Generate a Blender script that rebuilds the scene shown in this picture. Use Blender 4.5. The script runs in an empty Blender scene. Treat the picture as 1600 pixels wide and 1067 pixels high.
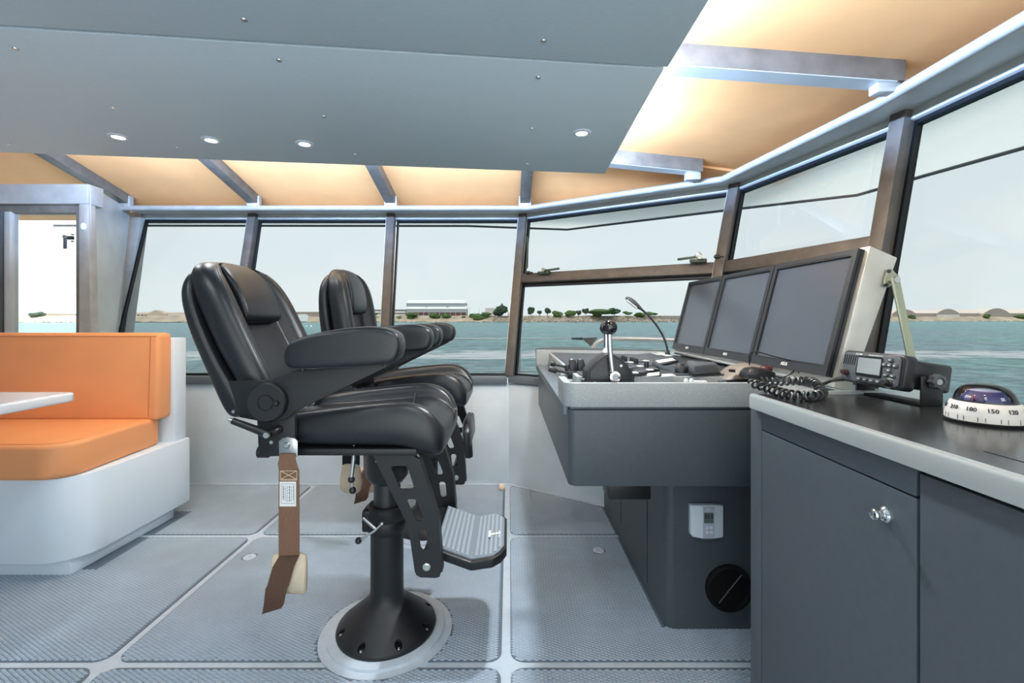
import bpy, bmesh, math, random
import numpy as np
from mathutils import Vector, Matrix, noise
random.seed(7)
SC = bpy.context.scene
COL = SC.collection
F, CX, CY, H = 711.1, 795.0, 498.0, 1.25
R = math.radians

# ------------------------------------------------------------------ camera
cam = bpy.data.cameras.new('camera'); cam_o = bpy.data.objects.new('camera', cam); COL.objects.link(cam_o)
cam_o.location = (0, 0, H); cam_o.rotation_euler = (R(90), 0, 0)
cam.sensor_fit = 'HORIZONTAL'; cam.sensor_width = 36; cam.lens = 16.0
cam.shift_x = (800 - CX) / 1600; cam.shift_y = (CY - 533.5) / 1600
cam.clip_start = 0.02; cam.clip_end = 6000
SC.camera = cam_o

# ------------------------------------------------------------------ colour management, sky, sun, large lights
SC.view_settings.view_transform = 'Standard'; SC.view_settings.look = 'None'
SC.view_settings.gamma = 1; SC.view_settings.use_curve_mapping = False
SC.view_settings.exposure = 0.9
wd = bpy.data.worlds.new('overcast_sky'); SC.world = wd; wd.use_nodes = True
nt = wd.node_tree; nt.nodes.clear()
w_out = nt.nodes.new('ShaderNodeOutputWorld'); w_bg = nt.nodes.new('ShaderNodeBackground')
w_tc = nt.nodes.new('ShaderNodeTexCoord'); w_sep = nt.nodes.new('ShaderNodeSeparateXYZ')
w_ramp = nt.nodes.new('ShaderNodeValToRGB'); w_map = nt.nodes.new('ShaderNodeMapping')
w_noise = nt.nodes.new('ShaderNodeTexNoise'); w_cr = nt.nodes.new('ShaderNodeValToRGB'); w_mix = nt.nodes.new('ShaderNodeMix')
w_mix.data_type = 'RGBA'
e = w_ramp.color_ramp.elements
e[0].position = 0.0; e[0].color = (0.80, 0.865, 0.865, 1)
e[1].position = 0.55; e[1].color = (0.70, 0.80, 0.87, 1)
w_map.inputs['Scale'].default_value = (1.2, 1.2, 5.0)
w_noise.inputs['Scale'].default_value = 2.2; w_noise.inputs['Detail'].default_value = 6
e = w_cr.color_ramp.elements
e[0].position = 0.45; e[0].color = (0, 0, 0, 1); e[1].position = 0.75; e[1].color = (0.55, 0.55, 0.55, 1)
w_mix.inputs[7].default_value = (0.88, 0.90, 0.91, 1)
L = nt.links.new
L(w_tc.outputs['Generated'], w_sep.inputs[0]); L(w_sep.outputs['Z'], w_ramp.inputs[0])
L(w_tc.outputs['Generated'], w_map.inputs[0]); L(w_map.outputs[0], w_noise.inputs[0]); L(w_noise.outputs[0], w_cr.inputs[0])
L(w_cr.outputs[0], w_mix.inputs[0]); L(w_ramp.outputs[0], w_mix.inputs[6]); L(w_mix.outputs[2], w_bg.inputs[0])
w_bg.inputs[1].default_value = 1.8
L(w_bg.outputs[0], w_out.inputs[0])

def light(name, kind, loc, target, energy, color=(1, 1, 1), size=0.1, size_y=None, angle=None, spot=None):
    d = bpy.data.lights.new(name, kind); o = bpy.data.objects.new(name, d); COL.objects.link(o)
    o.location = loc
    o.rotation_euler = (Vector(target) - Vector(loc)).to_track_quat('-Z', 'Y').to_euler()
    d.energy = energy; d.color = color
    if kind == 'AREA':
        d.size = size
        if size_y: d.shape = 'RECTANGLE'; d.size_y = size_y
    elif kind == 'SUN': d.angle = angle or 0.2
    else: d.shadow_soft_size = size
    if spot: d.spot_size = spot; d.spot_blend = 0.6
    return o
light('sun', 'SUN', (0, -20, 40), (8, 0, 0), 2.6, (1.0, 0.96, 0.9), angle=0.35)
# LED strips lying hidden on top of the ceiling panels, washing the timber roof lining
COOL = (0.58, 0.86, 1.38)
light('cove_strip_port', 'AREA', (-1.0, 2.10, 2.13), (-1.0, 2.95, 2.62), 84, COOL, 3.0, 0.08)
light('cove_strip_front', 'AREA', (0.14, 1.10, 2.125), (0.90, 1.10, 2.30), 92, COOL, 2.6, 0.05)

# ------------------------------------------------------------------ helpers
ORG = {}
def P(px, py, Y): return Vector(((px - CX) / F * Y, Y, H - (py - CY) / F * Y))
def PZ(px, py, z):
    Y = (H - z) * F / (py - CY); return Vector(((px - CX) / F * Y, Y, z))
def NB(): return bmesh.new()

def setprops(o, label=None, cat=None, group=None, kind=None):
    if label: o['label'] = label
    if cat: o['category'] = cat
    if group: o['group'] = group
    if kind: o['kind'] = kind
    return o

def root(name, loc, label=None, cat=None, group=None, kind=None, rotz=0, local=False):
    o = bpy.data.objects.new(name, None); COL.objects.link(o); o.empty_display_size = 0.05
    o.location = loc; o.rotation_euler = (0, 0, rotz)
    ORG[o.name] = Vector((0, 0, 0)) if local else Vector(loc)
    return setprops(o, label, cat, group, kind)

def O(name, bm, mat, parent=None, bevel=0, seg=2, smooth=38, sub=0, label=None, cat=None, group=None, kind=None, bang=28):
    bmesh.ops.recalc_face_normals(bm, faces=bm.faces)
    if bevel:
        es = [e for e in bm.edges if len(e.link_faces) == 2 and e.calc_face_angle(0) > R(bang)]
        if es: bmesh.ops.bevel(bm, geom=es, offset=bevel, segments=seg, profile=0.5, affect='EDGES', clamp_overlap=True)
    me = bpy.data.meshes.new(name)
    off = Vector((0, 0, 0))
    if parent is not None: off = ORG[parent.name]
    else:
        co = [v.co for v in bm.verts]
        lo = Vector([min(c[i] for c in co) for i in range(3)]); hi = Vector([max(c[i] for c in co) for i in range(3)])
        off = Vector(((lo.x + hi.x) / 2, (lo.y + hi.y) / 2, lo.z))
    bmesh.ops.translate(bm, verts=bm.verts, vec=-off)
    bm.to_mesh(me); bm.free()
    if smooth:
        me.polygons.foreach_set('use_smooth', [True] * len(me.polygons))
        me.set_sharp_from_angle(angle=R(smooth))
    if mat: me.materials.append(mat)
    o = bpy.data.objects.new(name, me); COL.objects.link(o)
    if parent is not None: o.parent = parent; ORG[o.name] = off
    else: o.location = off; ORG[o.name] = off
    if sub:
        m = o.modifiers.new('sub', 'SUBSURF'); m.levels = sub; m.render_levels = sub
    return setprops(o, label, cat, group, kind)

def box(bm, lo, hi):
    lo, hi = Vector(lo), Vector(hi)
    v = [bm.verts.new((x, y, z)) for x in (lo.x, hi.x) for y in (lo.y, hi.y) for z in (lo.z, hi.z)]
    for f in ((0, 1, 3, 2), (4, 6, 7, 5), (0, 4, 5, 1), (2, 3, 7, 6), (0, 2, 6, 4), (1, 5, 7, 3)): bm.faces.new([v[i] for i in f])
    return bm
def hexa(bm, a, b):
    """solid between two quads a, b (4 points each)"""
    va = [bm.verts.new(p) for p in a]; vb = [bm.verts.new(p) for p in b]
    bm.faces.new(va[::-1]); bm.faces.new(vb)
    for i in range(4): bm.faces.new((va[i], va[(i + 1) % 4], vb[(i + 1) % 4], vb[i]))
    return bm
def bar(bm, p0, p1, wv, nv):
    """box from p0 to p1, cross-section spanned by vectors wv (centred) and nv (from p outwards)"""
    p0, p1, wv, nv = Vector(p0), Vector(p1), Vector(wv) / 2, Vector(nv)
    return hexa(bm, [p0 - wv, p0 + wv, p0 + wv + nv, p0 - wv + nv], [p1 - wv, p1 + wv, p1 + wv + nv, p1 - wv + nv])
def obox(bm, c, ax, ay, az):
    c, ax, ay, az = Vector(c), Vector(ax) / 2, Vector(ay) / 2, Vector(az) / 2
    return hexa(bm, [c - ax - ay - az, c + ax - ay - az, c + ax + ay - az, c - ax + ay - az],
                [c - ax - ay + az, c + ax - ay + az, c + ax + ay + az, c - ax + ay + az])
def frame_of(d):
    d = Vector(d).normalized(); a = Vector((0, 0, 1)) if abs(d.z) < 0.9 else Vector((1, 0, 0))
    u = d.cross(a).normalized(); return u, d.cross(u).normalized()
def loft(bm, rings, cap=True, closed=True):
    vs = [[bm.verts.new(p) for p in r] for r in rings]
    n = len(vs[0])
    for a, b in zip(vs, vs[1:]):
        for i in range(n if closed else n - 1): bm.faces.new((a[i], a[(i + 1) % n], b[(i + 1) % n], b[i]))
    if cap and closed: bm.faces.new(vs[0][::-1]); bm.faces.new(vs[-1])
    return bm
def cyl(bm, p0, p1, r0, r1=None, n=16):
    r1 = r0 if r1 is None else r1
    p0, p1 = Vector(p0), Vector(p1); u, v = frame_of(p1 - p0)
    ring = lambda p, r: [p + (u * math.cos(2 * math.pi * k / n) + v * math.sin(2 * math.pi * k / n)) * r for k in range(n)]
    return loft(bm, [ring(p0, r0), ring(p1, r1)])
def lathe(bm, prof, c, axis=(0, 0, 1), n=32):
    c, ax = Vector(c), Vector(axis).normalized(); u, v = frame_of(ax)
    return loft(bm, [[c + ax * z + (u * math.cos(2 * math.pi * k / n) + v * math.sin(2 * math.pi * k / n)) * max(r, 1e-4) for k in range(n)] for r, z in prof])
def tube(bm, pts, r, n=8, closed=False):
    pts = [Vector(p) for p in pts]; rings = []; up = None
    N = len(pts)
    for i, p in enumerate(pts):
        a = pts[(i - 1) % N] if (closed or i > 0) else p
        b = pts[(i + 1) % N] if (closed or i < N - 1) else p
        d = (b - a).normalized()
        if up is None: up, _ = frame_of(d)
        u = (up - d * up.dot(d)).normalized(); v = d.cross(u); up = u
        rr = r[i] if isinstance(r, (list, tuple)) else r
        rings.append([p + (u * math.cos(2 * math.pi * k / n) + v * math.sin(2 * math.pi * k / n)) * rr for k in range(n)])
    if closed: rings.append(rings[0])
    loft(bm, rings, cap=not closed)
    if closed: bmesh.ops.remove_doubles(bm, verts=bm.verts, dist=1e-6)
    return bm
def spline(pts, k=8):
    pts = [Vector(p) for p in pts]; out = []
    for i in range(len(pts) - 1):
        p0 = pts[max(i - 1, 0)]; p1 = pts[i]; p2 = pts[i + 1]; p3 = pts[min(i + 2, len(pts) - 1)]
        for j in range(k):
            t = j / k
            out.append(0.5 * ((2 * p1) + (p2 - p0) * t + (2 * p0 - 5 * p1 + 4 * p2 - p3) * t * t + (3 * p1 - p0 - 3 * p2 + p3) * t ** 3))
    return out + [pts[-1]]
def prism(bm, poly, fn, d0, d1):
    """polygon in 2D mapped by fn(a, b, depth)"""
    return loft(bm, [[fn(a, b, d0) for a, b in poly], [fn(a, b, d1) for a, b in poly]])
def XZ(a, b, d): return Vector((a, d, b))
def XY(a, b, d): return Vector((a, b, d))
def YZ(a, b, d): return Vector((d, a, b))
def holed(outer, holes, fn, d0, d1):
    bm = NB()
    for loop in [outer] + holes:
        vs = [bm.verts.new(fn(a, b, d0)) for a, b in loop]
        for i in range(len(vs)): bm.edges.new((vs[i], vs[(i + 1) % len(vs)]))
    bmesh.ops.triangle_fill(bm, use_beauty=True, use_dissolve=False, edges=bm.edges[:])
    fs = bm.faces[:]
    ext = bmesh.ops.extrude_face_region(bm, geom=fs)
    dv = fn(0, 0, d1) - fn(0, 0, d0)
    bmesh.ops.translate(bm, verts=[g for g in ext['geom'] if isinstance(g, bmesh.types.BMVert)], vec=dv)
    return bm
def rrect(x0, y0, x1, y1, r, k=5):
    out = []
    for cx, cy, a in ((x1 - r, y1 - r, 0), (x0 + r, y1 - r, 90), (x0 + r, y0 + r, 180), (x1 - r, y0 + r, 270)):
        for i in range(k + 1):
            t = R(a + 90 * i / k); out.append((cx + r * math.cos(t), cy + r * math.sin(t)))
    return out
def roundpoly(pts, rad, k=6):
    """round the corners of a 2D polygon; rad is a list of radii"""
    out = []; n = len(pts)
    for i, p in enumerate(pts):
        p = Vector(p); r = rad[i]
        if r <= 0: out.append(tuple(p)); continue
        a = (Vector(pts[i - 1]) - p).normalized(); b = (Vector(pts[(i + 1) % n]) - p).normalized()
        half = a.angle(b) / 2; d = r / math.tan(half); c = p + (a + b).normalized() * (r / math.sin(half))
        s = p + a * d - c; e_ = p + b * d - c
        for j in range(k + 1):
            t = j / k; v = (s * (1 - t) + e_ * t); v = v.normalized() * r; out.append(tuple(c + v))
    return out
def clip(poly, nx, ny, d):
    """keep the side nx*x + ny*y <= d"""
    out = []
    for i in range(len(poly)):
        a, b = poly[i - 1], poly[i]
        fa, fb = nx * a[0] + ny * a[1] - d, nx * b[0] + ny * b[1] - d
        if (fa <= 0) != (fb <= 0):
            t = fa / (fa - fb); out.append((a[0] + (b[0] - a[0]) * t, a[1] + (b[1] - a[1]) * t))
        if fb <= 0: out.append(b)
    return out
def text_bm(body, size, mtx, depth=0.0004, align='CENTER'):
    c = bpy.data.curves.new('t', 'FONT'); c.body = body; c.size = size; c.align_x = align; c.align_y = 'CENTER'; c.extrude = depth
    c.resolution_u = 2; c.offset = size * .018
    o = bpy.data.objects.new('t', c); COL.objects.link(o)
    dg = bpy.context.evaluated_depsgraph_get(); dg.update()
    me = bpy.data.meshes.new_from_object(o.evaluated_get(dg)); bm = NB(); bm.from_mesh(me); bm.transform(mtx)
    bpy.data.objects.remove(o); bpy.data.curves.remove(c); bpy.data.meshes.remove(me)
    return bm
def basis(loc, ux, uy):
    ux, uy = Vector(ux).normalized(), Vector(uy).normalized(); uz = ux.cross(uy)
    m = Matrix((ux, uy, uz)).transposed().to_4x4(); m.translation = Vector(loc); return m
def merge(bm, other):
    me = bpy.data.meshes.new('m'); other.to_mesh(me); other.free(); bm.from_mesh(me); bpy.data.meshes.remove(me); return bm
def copy_tree(o, parent=None):
    c = o.copy(); COL.objects.link(c)
    c.parent = parent
    for ch in [k for k in bpy.data.objects if k.parent == o]: copy_tree(ch, c)
    return c

# ------------------------------------------------------------------ materials
def mat(name, color, rough=0.5, metal=0.0, spec=0.5, bump=0, bscale=200, var=0, vscale=6, emit=None, coat=0, stretch=None):
    m = bpy.data.materials.new(name); m.use_nodes = True
    n = m.node_tree.nodes; l = m.node_tree.links.new; b = n['Principled BSDF']
    b.inputs['Base Color'].default_value = (*color, 1); b.inputs['Roughness'].default_value = rough
    b.inputs['Metallic'].default_value = metal; b.inputs['Specular IOR Level'].default_value = spec
    if coat: b.inputs['Coat Weight'].default_value = coat; b.inputs['Coat Roughness'].default_value = 0.08
    tc = n.new('ShaderNodeTexCoord'); mp = n.new('ShaderNodeMapping'); l(tc.outputs['Object'], mp.inputs[0])
    if stretch: mp.inputs['Scale'].default_value = stretch
    if var:
        t = n.new('ShaderNodeTexNoise'); t.inputs['Scale'].default_value = vscale; t.inputs['Detail'].default_value = 6
        cr = n.new('ShaderNodeValToRGB'); e = cr.color_ramp.elements
        e[0].position = .3; e[1].position = .7
        e[0].color = (*[c * (1 - var) for c in color], 1); e[1].color = (*[min(1, c * (1 + var)) for c in color], 1)
        l(mp.outputs[0], t.inputs[0]); l(t.outputs[0], cr.inputs[0]); l(cr.outputs[0], b.inputs['Base Color'])
    if bump:
        t = n.new('ShaderNodeTexNoise'); t.inputs['Scale'].default_value = bscale; t.inputs['Detail'].default_value = 3
        bp = n.new('ShaderNodeBump'); bp.inputs['Strength'].default_value = bump; bp.inputs['Distance'].default_value = 0.002
        l(mp.outputs[0], t.inputs[0]); l(t.outputs[0], bp.inputs['Height']); l(bp.outputs[0], b.inputs['Normal'])
    if emit:
        b.inputs['Emission Color'].default_value = (*emit[0], 1); b.inputs['Emission Strength'].default_value = emit[1]
    return m
M = {}
M['leather'] = mat('black_leather', (.011, .013, .0165), .35, spec=.55, bump=.2, bscale=420)
M['piping'] = mat('leather_seam', (.05, .056, .062), .42)
M['blackmetal'] = mat('black_powdercoat', (.011, .0125, .015), .46, bump=.15, bscale=900)
M['plastic'] = mat('black_plastic', (.014, .015, .017), .35)
M['rubber'] = mat('black_rubber', (.006, .006, .007), .6, spec=.25)
M['gunmetal'] = mat('gunmetal_post', (.06, .065, .068), .35, .6)
M['gloss'] = mat('glossy_black_ball', (.008, .008, .009), .08, spec=.8)
M['chrome'] = mat('chrome', (.8, .8, .8), .12, 1)
M['steel'] = mat('stainless_steel', (.62, .63, .62), .32, 1)
M['alu'] = mat('raw_aluminium', (.40, .40, .385), .42, .4, bump=.2, bscale=260, var=.13, vscale=9)
M['alu_dark'] = mat('weathered_aluminium', (.165, .146, .126), .5, .3, bump=.3, bscale=220, var=.2, vscale=14)
M['pillar'] = mat('bronzed_window_post', (.105, .094, .083), .5, .2, bump=.3, bscale=220, var=.2, vscale=14)
M['alu_light'] = mat('pale_aluminium', (.52, .545, .54), .4, .3, bump=.12, bscale=200, var=.1, vscale=5)
M['mon_steel'] = mat('bare_sheet_metal', (.56, .57, .53), .42, .45, var=.14, vscale=7)
M['walls'] = mat('grey_painted_plate', (.70, .77, .82), .5, .05, var=.08, vscale=4)
M['wall_light'] = mat('pale_painted_plate', (.64, .71, .765), .5, .03, var=.08, vscale=3)
M['sill'] = mat('grey_sill', (.15, .175, .20), .42, .2)
M['ceil'] = mat('grey_laminate_ceiling', (.60, .70, .75), .5, bump=.12, bscale=60, var=.06, vscale=40, stretch=(1, 22, 1))
M['roof'] = mat('orange_roof_lining', (.84, .445, .19), .6, spec=.2, bump=.1, bscale=120, var=.05, vscale=5)
def translucent(name, col, fac):
    m = bpy.data.materials.new(name); m.use_nodes = True; n = m.node_tree.nodes; l = m.node_tree.links.new; n.clear()
    o = n.new('ShaderNodeOutputMaterial'); mx = n.new('ShaderNodeMixShader'); a = n.new('ShaderNodeBsdfDiffuse'); t = n.new('ShaderNodeBsdfTranslucent')
    a.inputs[0].default_value = (*col, 1); t.inputs[0].default_value = (*col, 1); mx.inputs[0].default_value = fac
    l(a.outputs[0], mx.inputs[1]); l(t.outputs[0], mx.inputs[2]); l(mx.outputs[0], o.inputs[0]); return m
M['eave'] = translucent('pale_translucent_eave', (.94, .965, .92), .75)
M['gasket'] = mat('black_window_gasket', (.004, .005, .007), .4, spec=.3)
M['orange'] = mat('orange_vinyl', (.85, .36, .15), .48, spec=.4, bump=.12, bscale=350, var=.04, vscale=3)
M['orange_seam'] = mat('orange_seam', (.62, .19, .06), .6)
M['white'] = mat('white_laminate', (.70, .77, .84), .35)
M['bench'] = mat('pale_grey_laminate', (.72, .80, .88), .5)
M['table'] = mat('white_table', (.85, .85, .87), .25)
M['floor'] = mat('pale_deck_paint', (.60, .675, .755), .55, bump=.5, bscale=350, var=.05, vscale=30)
M['panel'] = mat('blue_grey_groove_shade', (.15, .19, .24), .5, var=.04, vscale=8)  # shade in the grooves between treads put into this darker base colour
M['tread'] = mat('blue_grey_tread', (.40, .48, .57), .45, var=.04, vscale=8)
M['console'] = mat('charcoal_laminate', (.068, .082, .095), .42, bump=.3, bscale=700, var=.05, vscale=60)
M['worktop'] = mat('dark_worktop', (.020, .0215, .022), .2, spec=.6, var=.15, vscale=30)
M['lip'] = mat('satin_edge_trim', (.52, .56, .56), .3, .5)
M['dash'] = mat('charcoal_dash', (.045, .05, .056), .45)
M['screen'] = mat('dark_screen', (.060, .073, .092), .26, spec=.8)
M['bezel'] = mat('monitor_bezel', (.02, .022, .026), .4)
M['label'] = mat('white_label', (.8, .8, .78), .5)
M['ink'] = mat('dark_ink', (.02, .022, .03), .6)
M['beige'] = mat('beige_fabric', (.66, .55, .41), .85, spec=.1, bump=.4, bscale=300, var=.06, vscale=20)
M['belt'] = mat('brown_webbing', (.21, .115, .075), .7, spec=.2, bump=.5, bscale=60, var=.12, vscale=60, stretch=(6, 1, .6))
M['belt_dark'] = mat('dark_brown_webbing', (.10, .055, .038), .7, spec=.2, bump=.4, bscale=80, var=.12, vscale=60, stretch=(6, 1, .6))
M['thread'] = mat('cream_thread', (.75, .60, .42), .8)
M['red'] = mat('red_plastic', (.07, .009, .007), .4)
M['wine'] = mat('wine_red_ring', (.035, .005, .010), .4)
M['taupe'] = mat('taupe_plastic', (.20, .165, .135), .5)
M['olive'] = mat('olive_zinc', (.42, .44, .33), .35, .7)
M['green'] = mat('green_latch', (.055, .075, .045), .45)
M['clear'] = mat('clear_plastic', (.75, .78, .78), .1)
M['navy'] = mat('compass_navy', (.012, .014, .12), .35)
M['lamp'] = mat('lit_lamp', (1, 1, 1), .3, emit=((1, .97, .9), 3.0))
M['lcd'] = mat('grey_lcd', (.12, .15, .14), .3)
M['vhf_lcd'] = mat('silver_lcd', (.45, .5, .52), .12, .5)
M['peach'] = mat('peach_ball', (.85, .66, .50), .4)
M['grip'] = mat('grey_grip_mat', (.22, .26, .30), .5)
M['grip_rib'] = mat('pale_grip_rib', (.36, .41, .46), .45)
M['slate'] = mat('slate_plastic', (.07, .08, .09), .5)

def speckle():
    m = mat('speckled_solid_surface', (.36, .38, .38), .4)
    n = m.node_tree.nodes; l = m.node_tree.links.new; b = n['Principled BSDF']
    tc = n.new('ShaderNodeTexCoord'); col = None
    base = (.34, .365, .37, 1)
    prev = None
    for sc, th, c in ((170, .15, (.66, .67, .66, 1)), (210, .18, (.13, .135, .14, 1)), (85, .10, (.80, .80, .78, 1)), (330, .24, (.22, .23, .24, 1))):
        v = n.new('ShaderNodeTexVoronoi'); v.inputs['Scale'].default_value = sc; l(tc.outputs['Object'], v.inputs['Vector'])
        lt = n.new('ShaderNodeMath'); lt.operation = 'LESS_THAN'; lt.inputs[1].default_value = th; l(v.outputs['Distance'], lt.inputs[0])
        sp = n.new('ShaderNodeSeparateColor'); l(v.outputs['Color'], sp.inputs[0])
        g = n.new('ShaderNodeMath'); g.operation = 'GREATER_THAN'; g.inputs[1].default_value = .45; l(sp.outputs[0], g.inputs[0])
        mu = n.new('ShaderNodeMath'); mu.operation = 'MULTIPLY'; l(lt.outputs[0], mu.inputs[0]); l(g.outputs[0], mu.inputs[1])
        mx = n.new('ShaderNodeMix'); mx.data_type = 'RGBA'; l(mu.outputs[0], mx.inputs[0]); mx.inputs[7].default_value = c
        if prev is None: mx.inputs[6].default_value = base
        else: l(prev, mx.inputs[6])
        prev = mx.outputs[2]
    l(prev, b.inputs['Base Color'])
    return m
M['speckle'] = speckle()
def glass(name, tint, refl=.55):
    m = bpy.data.materials.new(name); m.use_nodes = True; n = m.node_tree.nodes; l = m.node_tree.links.new; n.clear()
    o = n.new('ShaderNodeOutputMaterial'); mx = n.new('ShaderNodeMixShader'); t = n.new('ShaderNodeBsdfTransparent'); g = n.new('ShaderNodeBsdfGlossy')
    t.inputs[0].default_value = (*tint, 1); g.inputs['Roughness'].default_value = .02
    fr = n.new('ShaderNodeFresnel'); fr.inputs[0].default_value = 1.45; mu = n.new('ShaderNodeMath'); mu.operation = 'MULTIPLY'; mu.inputs[1].default_value = refl
    l(fr.outputs[0], mu.inputs[0]); l(mu.outputs[0], mx.inputs[0]); l(t.outputs[0], mx.inputs[1]); l(g.outputs[0], mx.inputs[2]); l(mx.outputs[0], o.inputs[0])
    return m
M['glass'] = glass('tinted_window_glass', (.53, .541, .544), .07)
M['clear_glass'] = glass('clear_door_glass', (.97, .98, .98), .3)
M['dome'] = glass('compass_dome_glass', (.97, .97, .98), 1.0)
def water():
    m = mat('sea_water', (.1, .25, .27), .3, spec=.22); n = m.node_tree.nodes; l = m.node_tree.links.new; b = n['Principled BSDF']
    tc = n.new('ShaderNodeNewGeometry')
    def nz(scale, st, det=4, rough=.55):
        mp = n.new('ShaderNodeMapping'); mp.inputs['Scale'].default_value = st; l(tc.outputs['Position'], mp.inputs[0])
        t = n.new('ShaderNodeTexNoise'); t.inputs['Scale'].default_value = scale; t.inputs['Detail'].default_value = det; t.inputs['Roughness'].default_value = rough
        l(mp.outputs[0], t.inputs[0]); return t.outputs[0]
    def ramp(src, p0, c0, p1, c1):
        r = n.new('ShaderNodeValToRGB'); e = r.color_ramp.elements; e[0].position = p0; e[0].color = c0; e[1].position = p1; e[1].color = c1
        l(src, r.inputs[0]); return r.outputs[0]
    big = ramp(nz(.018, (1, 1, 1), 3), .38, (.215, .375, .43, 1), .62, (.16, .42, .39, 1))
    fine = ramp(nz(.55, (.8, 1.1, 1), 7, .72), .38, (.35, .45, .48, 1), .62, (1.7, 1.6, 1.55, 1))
    mx = n.new('ShaderNodeMix'); mx.data_type = 'RGBA'; mx.blend_type = 'MULTIPLY'; mx.inputs[0].default_value = 1; l(big, mx.inputs[6]); l(fine, mx.inputs[7])
    # foam: a wake band plus scattered whitecaps
    sx = n.new('ShaderNodeSeparateXYZ'); l(tc.outputs['Position'], sx.inputs[0])
    mr = n.new('ShaderNodeMapRange'); mr.interpolation_type = 'SMOOTHSTEP'
    d = n.new('ShaderNodeMath'); d.operation = 'SUBTRACT'; l(sx.outputs['Y'], d.inputs[0]); d.inputs[1].default_value = 54
    ab = n.new('ShaderNodeMath'); ab.operation = 'ABSOLUTE'; l(d.outputs[0], ab.inputs[0])
    l(ab.outputs[0], mr.inputs[0]); mr.inputs[1].default_value = 2; mr.inputs[2].default_value = 11; mr.inputs[3].default_value = .2; mr.inputs[4].default_value = 0
    ad = n.new('ShaderNodeMath'); ad.operation = 'ADD'; l(nz(.30, (.6, 1.25, 1), 9, .72), ad.inputs[0]); l(mr.outputs[0], ad.inputs[1])
    foam = ramp(ad.outputs[0], .59, (0, 0, 0, 1), .70, (1, 1, 1, 1))
    m2 = n.new('ShaderNodeMix'); m2.data_type = 'RGBA'; l(foam, m2.inputs[0]); l(mx.outputs[2], m2.inputs[6]); m2.inputs[7].default_value = (1, 1, 1, 1)
    l(m2.outputs[2], b.inputs['Base Color'])
    bp = n.new('ShaderNodeBump'); bp.inputs['Strength'].default_value = 1; bp.inputs['Distance'].default_value = 2.5
    l(nz(.7, (.85, 1.1, 1), 7, .7), bp.inputs['Height']); l(bp.outputs[0], b.inputs['Normal'])
    return m
M['water'] = water()
M['sand'] = mat('sandy_bank', (.50, .40, .29), .9, var=.25, vscale=.08)
M['rock'] = mat('shore_rock', (.40, .33, .26), .9, var=.6, vscale=.35)
M['bush'] = mat('green_bush', (.10, .16, .055), .9, var=.5, vscale=.8, spec=.1)
M['tree'] = mat('dark_foliage', (.05, .085, .05), .9, var=.5, vscale=.8, spec=.1)
M['trunk'] = mat('tree_trunk', (.12, .09, .06), .9)
M['shed_white'] = mat('white_roof_sheet', (.88, .88, .86), .6)
M['shed_grey'] = mat('grey_cladding', (.40, .43, .45), .6)
M['shed_dark'] = mat('dark_roof_sheet', (.14, .14, .14), .7)
M['maroon'] = mat('maroon_door', (.12, .06, .06), .7)
M['tan'] = mat('tan_wall', (.55, .46, .36), .8)
M['taupe_wall'] = mat('taupe_wall', (.36, .31, .27), .8)
M['cream_roof'] = mat('peach_roof_sheet', (.88, .74, .62), .7)
M['pale_wall'] = mat('pale_wall', (.72, .68, .64), .8)
# =================================================================== THE SETTING
N2 = Vector((.53, .848)).normalized()          # outward normal of the angled corner wall
D2 = Vector((N2.y, -N2.x))
WALL_C = (0.0, 3.43)
CW_D = N2.x * WALL_C[0] + N2.y * WALL_C[1]

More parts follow.
